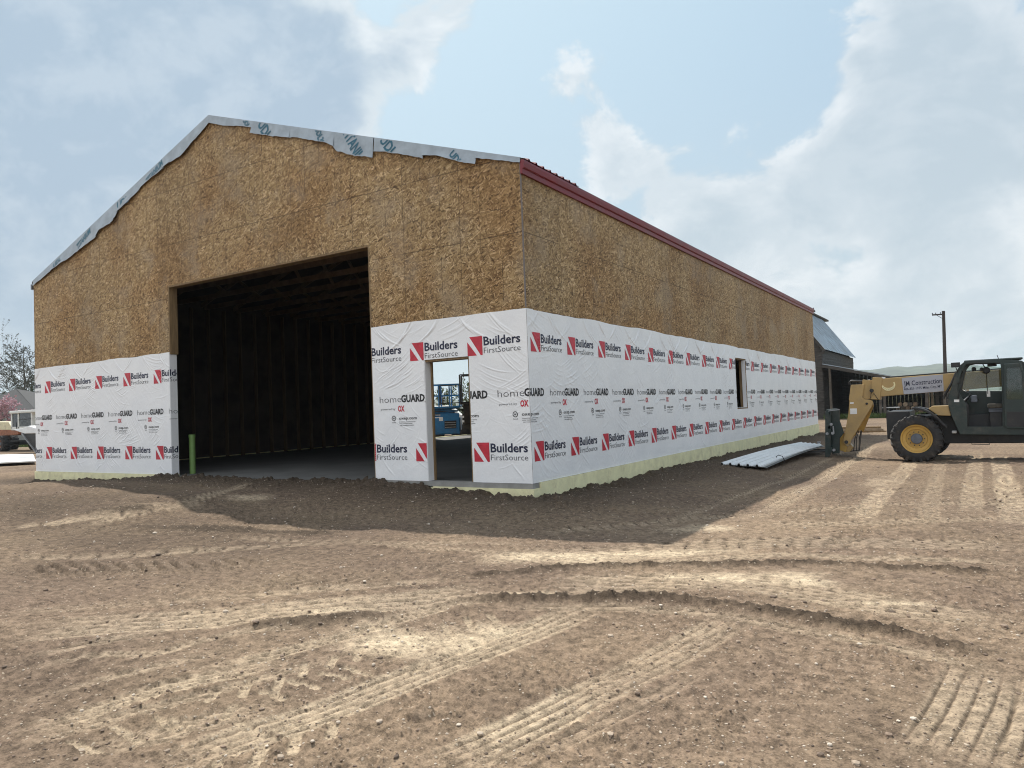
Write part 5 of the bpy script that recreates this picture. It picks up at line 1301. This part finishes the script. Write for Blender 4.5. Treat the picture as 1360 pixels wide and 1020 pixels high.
# grass strip
def grass(name, label, x0, x1, y0, y1, n, hgt, seed, z0=None, dry=.3):
    r = np.random.default_rng(seed); V = []; Fc = []
    for _ in range(n):
        x, y = r.uniform(x0, x1), r.uniform(y0, y1); h = hgt*r.uniform(.5, 1.3); a = r.uniform(0, 6.28); w_ = .012+.012*h/.3; dx, dy = math.cos(a)*w_, math.sin(a)*w_; bx_, by_ = r.normal(0, .3*h, 2)
        z = (z0 if z0 is not None else -.5)-.03; o = len(V); V += [(x-dx, y-dy, z), (x+dx, y+dy, z), (x+bx_, y+by_, z+h+.03)]; Fc.append((o, o+1, o+2))
    m = MB(); m.v = V; m.f = Fc; m.m = [0]*len(Fc); o = m.build(name, leafmat(name+'_blades', (.085, .12, .035), .45)); tag(o, label, 'grass', kind='stuff')
gx0, gx1 = at(-60, 590, 19).x, at(52, 590, 19).x
grass('grass', 'green grass verge behind the tractor at the left edge', gx0, gx1+2, 17, 24, 16000, .34, 51, -.36)
grass('grass', 'green grass along the foot of the old barn lean-to', -3.6, 4.5, 48.6, 50.2, 5000, .40, 52, -.58)
# tractor with a white cab
YT = 12.3
def q_(px, py, Y=YT): return at(px, py, Y)
tz = q_(2, 601).z
TR_ = thing('farm_tractor', (q_(12, 600).x, YT, tz), 'cream farm tractor with square white cab parked at the left edge', 'tractor')
CRM = M('cream_paint', (.62, .56, .36), .45, var=.1, dirt=(.25, .18, .12), dirt_amt=.4); WHP = M('white_cab_paint', (.66, .67, .64), .45, var=.08, dirt=(.3, .24, .18), dirt_amt=.3)
RST = M('rusty_hub', (.28, .11, .055), .7, var=.3)
wc = q_(-1.5, 589); wr = q_(-1.5, 578.5).z-q_(-1.5, 601).z
wheel('wheel', (wc.x, YT, tz+wr*.5), wr*.5, .5, TR_, rim=(wr*.5*.52, RST)); wheel('wheel', (wc.x, YT+2.4, tz+wr*.5), wr*.5, .5, TR_, side=1, rim=(wr*.5*.52, RST))
wheel('wheel', (wc.x-3.2, YT, tz+wr*.5), wr*.5, .5, TR_, rim=(wr*.5*.52, RST)); wheel('wheel', (wc.x-3.2, YT+2.4, tz+wr*.5), wr*.5, .5, TR_, side=1, rim=(wr*.5*.52, RST))
def tp(name, pxs, Y, dy, mat, bevel=.02): 
    m = MB(); m.prism([at(a, b, Y) for a, b in pxs], (0, dy, 0)); return m.build(name, mat, TR_, bevel=bevel)
tp('hood', [(-30, 560.5), (11, 560.5), (15.5, 568), (15.5, 571), (-30, 571)], YT+.5, 1.3, CRM)
tp('body', [(-30, 571), (24, 571), (24, 577), (5, 579), (-30, 579)], YT+.5, 1.3, RST)
co_ = [(3.5, 570), (5, 550.5), (6, 549), (38, 549), (36, 552.5), (31.5, 553), (33, 570.5)]; 
m = MB(); z0_ = q_(5, 570).z; z1_ = q_(5, 549.5).z; xs_ = [q_(4.5, 560).x, q_(13.5, 560).x, q_(31, 560).x]
for x in xs_:
    for y_ in (YT+.45, YT+1.75): m.box(x-.07, x+.09, y_, y_+.12, z0_, z1_)
m.box(xs_[0], xs_[2], YT+.45, YT+1.87, z0_-.1, z0_+.12); m.build('cab_frame', WHP, TR_, bevel=.015)
m = MB(); m.box(q_(4, 560).x, q_(38, 560).x, YT+.35, YT+1.95, z1_-.02, z1_+.16); m.build('cab_roof', WHP, TR_, bevel=.05)
TG = glassmat('tractor_glass', (.35, .45, .42), .2)
m = MB(); m.box(xs_[0]+.09, xs_[1]-.07, YT+.49, YT+.50, z0_+.12, z1_-.02); m.box(xs_[1]+.09, xs_[2]-.07, YT+.49, YT+.50, z0_+.12, z1_-.02); m.build('window', TG, TR_)
m = MB(); m.beam((xs_[1]-.2, YT+.44, z0_), (xs_[1]-.2, YT+.44, z1_-.6), .04, .04); m.beam((xs_[1]+.1, YT+.43, z0_+.55), (xs_[2], YT+.43, z0_+.6), .03, .03); m.build('hand_rail', BLACKP, TR_)
m = MB(); m.beam((wc.x-3.2, YT+1.4, tz+wr*.5), (wc.x+3.0, YT+1.4, tz+wr*.55), .5, .3); m.beam((wc.x, YT+.4, tz+wr*.5), (wc.x, YT+2.5, tz+wr*.5), .2, .2); m.build('chassis', BLACKP, TR_)
# dark hopper with white rim leaning behind the shed corner
HP = thing('grain_hopper', (q_(44, 600, 10.5).x, 10.5, -.3), 'black sloping hopper with a white rim at the shed corner', 'hopper')
m = MB(); m.prism([at(a, b, 10.5) for a, b in ((29, 575.5), (49, 575), (60, 575), (60, 607), (51, 604))], (0, 1.6, 0)); m.build('bin', BLACKP, HP, bevel=.02)
m = MB(); m.prism([at(a, b, 10.45) for a, b in ((17, 571), (30, 568.5), (38, 565.5), (48, 569), (60, 569), (60, 575.5), (32, 576))], (0, 1.7, 0)); m.build('cover', SHEET, HP, bevel=.04)
m = MB(); m.beam(at(29, 576, 10.4), at(52, 606, 10.4), .07, .05); m.build('edge_rail', STEEL, HP)
# white sheets lying on the ground
for i, (pts, lb) in enumerate((([(-30, 607), (44, 604.8), (46, 609.5), (-30, 612)], 'far white sheet lying flat on the soil below the tractor'), ([(-30, 613), (46, 610.5), (48, 617), (-30, 622)], 'nearer white sheet lying flat on the soil left of the shed'))):
    m = MB(); P = [onz(a, b, -.16) for a, b in pts]; P = [Vector((p.x, p.y, gz(p.x, p.y)+.10)) for p in P]; m.prism(P, (0, 0, .05)); o = m.build('panel_stack', SHEET, None, bevel=.01); tag(o, lb, 'white panel', 'white panels on the ground')

# ------------------------------------------------------------------ what shows through the walk-through doorway
def through(px, py, dep):
    d = ray(px, py); return CP+d*dep
BLUE = M('blue_paint', (.015, .16, .36), .4, var=.12, dirt=(.12, .12, .12), dirt_amt=.3)
def local(o_px, dep, zg_=-.25):
    o = through(o_px, 578, dep); f = Vector((CF.x, CF.y, 0)).normalized(); r_ = Vector((f.y, -f.x, 0)); return Vector((o.x, o.y, zg_)), r_, f
O, RX, FY = local(600, 37.5)
def obox(m, x0, x1, y0, y1, z0, z1, mi=0):
    vs = [O+RX*x+FY*y+Vector((0, 0, z)) for z in (z0, z1) for y in (y0, y1) for x in (x0, x1)]
    m.add(vs, [(0, 2, 3, 1), (4, 5, 7, 6), (0, 1, 5, 4), (2, 6, 7, 3), (0, 4, 6, 2), (1, 3, 7, 5)], mi)
def opt(x, y, z): return O+RX*x+FY*y+Vector((0, 0, z))
LIFT = thing('scissor_lift', tuple(opt(-.3, .6, 0)), 'bright blue scissor lift with railed platform seen through the walk-through doorway', 'lift')
m = MB(); obox(m, -1.7, .45, 0, 1.3, .25, 1.10); obox(m, -.55, .42, -.03, 0, .3, 1.32); m.build('chassis', BLUE, LIFT, bevel=.03)
m = MB(); obox(m, -.35, .25, -.05, -.031, .55, .95); m.build('battery_tray', BLACKP, LIFT)
for k in range(3): m = MB(); obox(m, -.33, .23, -.065, -.051, .60+k*.12, .63+k*.12); m.build('grille_bar', STEEL, LIFT)
m = MB(); obox(m, -.62, -.42, -.045, -.03, .95, 1.15); m.build('decal', DECAL, LIFT)
for x in (-1.35, -.7, .2):
    for y in (.0, 1.1): m = MB(); m.lathe(opt(x, y, .22), FY, [(0, .001), (0, .16), (.03, .22), (.2, .22), (.22, .001)], 20); m.build('wheel', RUBBER, LIFT, smooth=30)
for k in range(3):
    z0_, z1_ = 1.12+k*.16, 1.28+k*.16
    m = MB(); m.beam(opt(-1.6, .3, z0_), opt(.35, .3, z1_), .05, .07); m.beam(opt(-1.6, .3, z1_), opt(.35, .3, z0_), .05, .07); m.build('scissor_arm', BLUE, LIFT)
m = MB(); obox(m, -1.75, .5, -.02, 1.3, 1.60, 1.70); m.build('platform', BLUE, LIFT, bevel=.01)
for x in (-1.7, -1.15, -.6, -.05, .45):
    m = MB()
    for y in (0, 1.25): m.beam(opt(x, y, 1.7), opt(x, y, 2.82), .05, .05)
    m.build('rail_post', BLUE, LIFT)
m = MB()
for z in (2.25, 2.82):
    for y in (0, 1.25): m.beam(opt(-1.72, y, z), opt(.47, y, z), .045, .045)
    for x in (-1.7, .45): m.beam(opt(x, 0, z), opt(x, 1.25, z), .045, .045)
m.build('guard_rail', BLUE, LIFT)
DL = thing('dark_scissor_lift', tuple(opt(1.4, .2, 0)), 'dark brown machine with a square rail frame beside the blue lift', 'lift')
DKB = M('dark_brown_paint', (.035, .028, .022), .6, var=.3, dirt=(.12, .09, .06), dirt_amt=.4)
m = MB(); obox(m, .62, 2.9, -.6, .7, .35, .75); obox(m, .7, 2.9, -.55, .6, .75, 1.75); m.build('chassis', DKB, DL, bevel=.03)
for k in range(4): m = MB(); m.beam(opt(.62, -.64, .8+.22*k), opt(2.6, -.64, 1.0+.22*k), .05, .08); m.beam(opt(.62, -.64, 1.0+.22*k), opt(2.6, -.64, .8+.22*k), .05, .08); m.build('scissor_arm', DKB, DL)
for x in (.75, 2.5):
    for y in (-.62, .5): m = MB(); m.lathe(opt(x, y, .28), FY, [(0, .001), (0, .2), (.03, .28), (.2, .28), (.22, .001)], 20); m.build('wheel', RUBBER, DL, smooth=30)
m = MB(); obox(m, .5, 2.9, -.6, .7, 1.75, 1.85); m.build('platform', DKB, DL)
m = MB()
for z in (1.85, 3.25): m.beam(opt(.55, -.58, z), opt(2.9, -.58, z), .06, .06); m.beam(opt(.55, .68, z), opt(2.9, .68, z), .06, .06)
for x in (.55, 2.85):
    for y in (-.58, .68): m.beam(opt(x, y, 1.85), opt(x, y, 3.25), .06, .06)
m.build('rail_frame', BLACKP, DL)
m = MB(); obox(m, -.45, .55, -.35, -.30, 1.85, 2.78)
m = MB()
for (a, b) in (((-.5, 2.75), (.55, 2.75)), ((-.5, 1.85), (-.5, 2.75)), ((-.5, 1.85), (.55, 1.85))): m.beam(opt(a[0], -.32, a[1]), opt(b[0], -.32, b[1]), .05, .05)
m.build('gate_frame', BLACKP, DL)
# white pickup beyond
PK = thing('pickup_truck', tuple(opt(-1.6, 4, 0)), 'white pickup truck parked behind the blue scissor lift', 'pickup truck')
m = MB()
def pt_(x, z, y): return opt(x, y, z)
m.prism([pt_(x, z, 3.6) for x, z in ((-3.6, .45), (1.4, .45), (1.5, .9), (1.2, 1.15), (.2, 1.25), (-.35, 1.75), (-1.7, 1.78), (-2.0, 1.22), (-3.7, 1.2))], FY*1.8); m.build('body', WHP, PK, bevel=.08)
m = MB(); m.prism([pt_(x, z, 3.58) for x, z in ((.0, 1.27), (-.4, 1.68), (-1.6, 1.70), (-1.75, 1.27))], FY*1.84); m.build('window', M('dark_glass', (.03, .035, .04), .08), PK)
for x in (-2.8, .55):
    for y in (3.55, 5.25): m = MB(); m.lathe(pt_(x, .38, y), FY, [(0, .001), (.0, .25), (.02, .38), (.2, .38), (.22, .001)], 24); m.build('wheel', RUBBER, PK, smooth=30)
for x, y, ht, lb, sd, nl in ((-3.2, 30, 3.8, 'thin leafed tree left of centre beyond the blue lift', 61, 3500), (-.9, 34, 4.6, 'pale spring tree right behind the blue lift railing', 62, 3500), (1.6, 28, 4.0, 'tree behind the dark square rail frame', 63, 3500), (-7, 33, 4.2, 'leafy tree farthest left beyond the doorway', 64, 3500), (6, 31, 4.2, 'leafy tree farthest right beyond the doorway', 65, 3500)):
    p = opt(x, y, -.2); tree('spring_tree', tuple(p), ht, lb, 'tree', LF_SP, BARKM, (.22, 1.0), int(nl*.4), .09, sd, branches=24, group='trees beyond the doorway', trunk_r=.16, spread=.40)
for x, y, h_ in ((-5, 27, 1.9), (-1.5, 26, 2.1), (2.5, 25, 2.0), (6, 27, 1.9)):
    p = opt(x, y, -.4); tree('leafy_bush', tuple(p), h_, {-5: 'dark bush left of the doorway lift view', -1.5: 'dark bush directly behind the blue lift', 2.5: 'dark bush behind the dark machine', 6: 'dark bush right of the dark machine'}[x], 'bush', LF_DK, BARKM, (.05, 1.0), 5000, .11, int(70+x), branches=30, group='bushes beyond the doorway', trunk_r=.08, spread=.62, leaf_at=.1)

# ------------------------------------------------------------------ thin haze over the whole place
m = MB(); m.box(-2700, 2700, -2700, 2700, -8, 80)
hm_ = bpy.data.materials.new('thin_haze'); hm_.use_nodes = True; nt = hm_.node_tree; nt.nodes.clear()
pv = nd(nt, 'ShaderNodeVolumePrincipled', Color=(.78, .90, 1.0, 1), Density=.00022, Anisotropy=.2)
ho = nd(nt, 'ShaderNodeOutputMaterial'); nt.links.new(pv.outputs[0], ho.inputs['Volume'])
tag(m.build('haze', hm_), 'thin pale haze hanging over the distant hills', 'haze', kind='stuff')
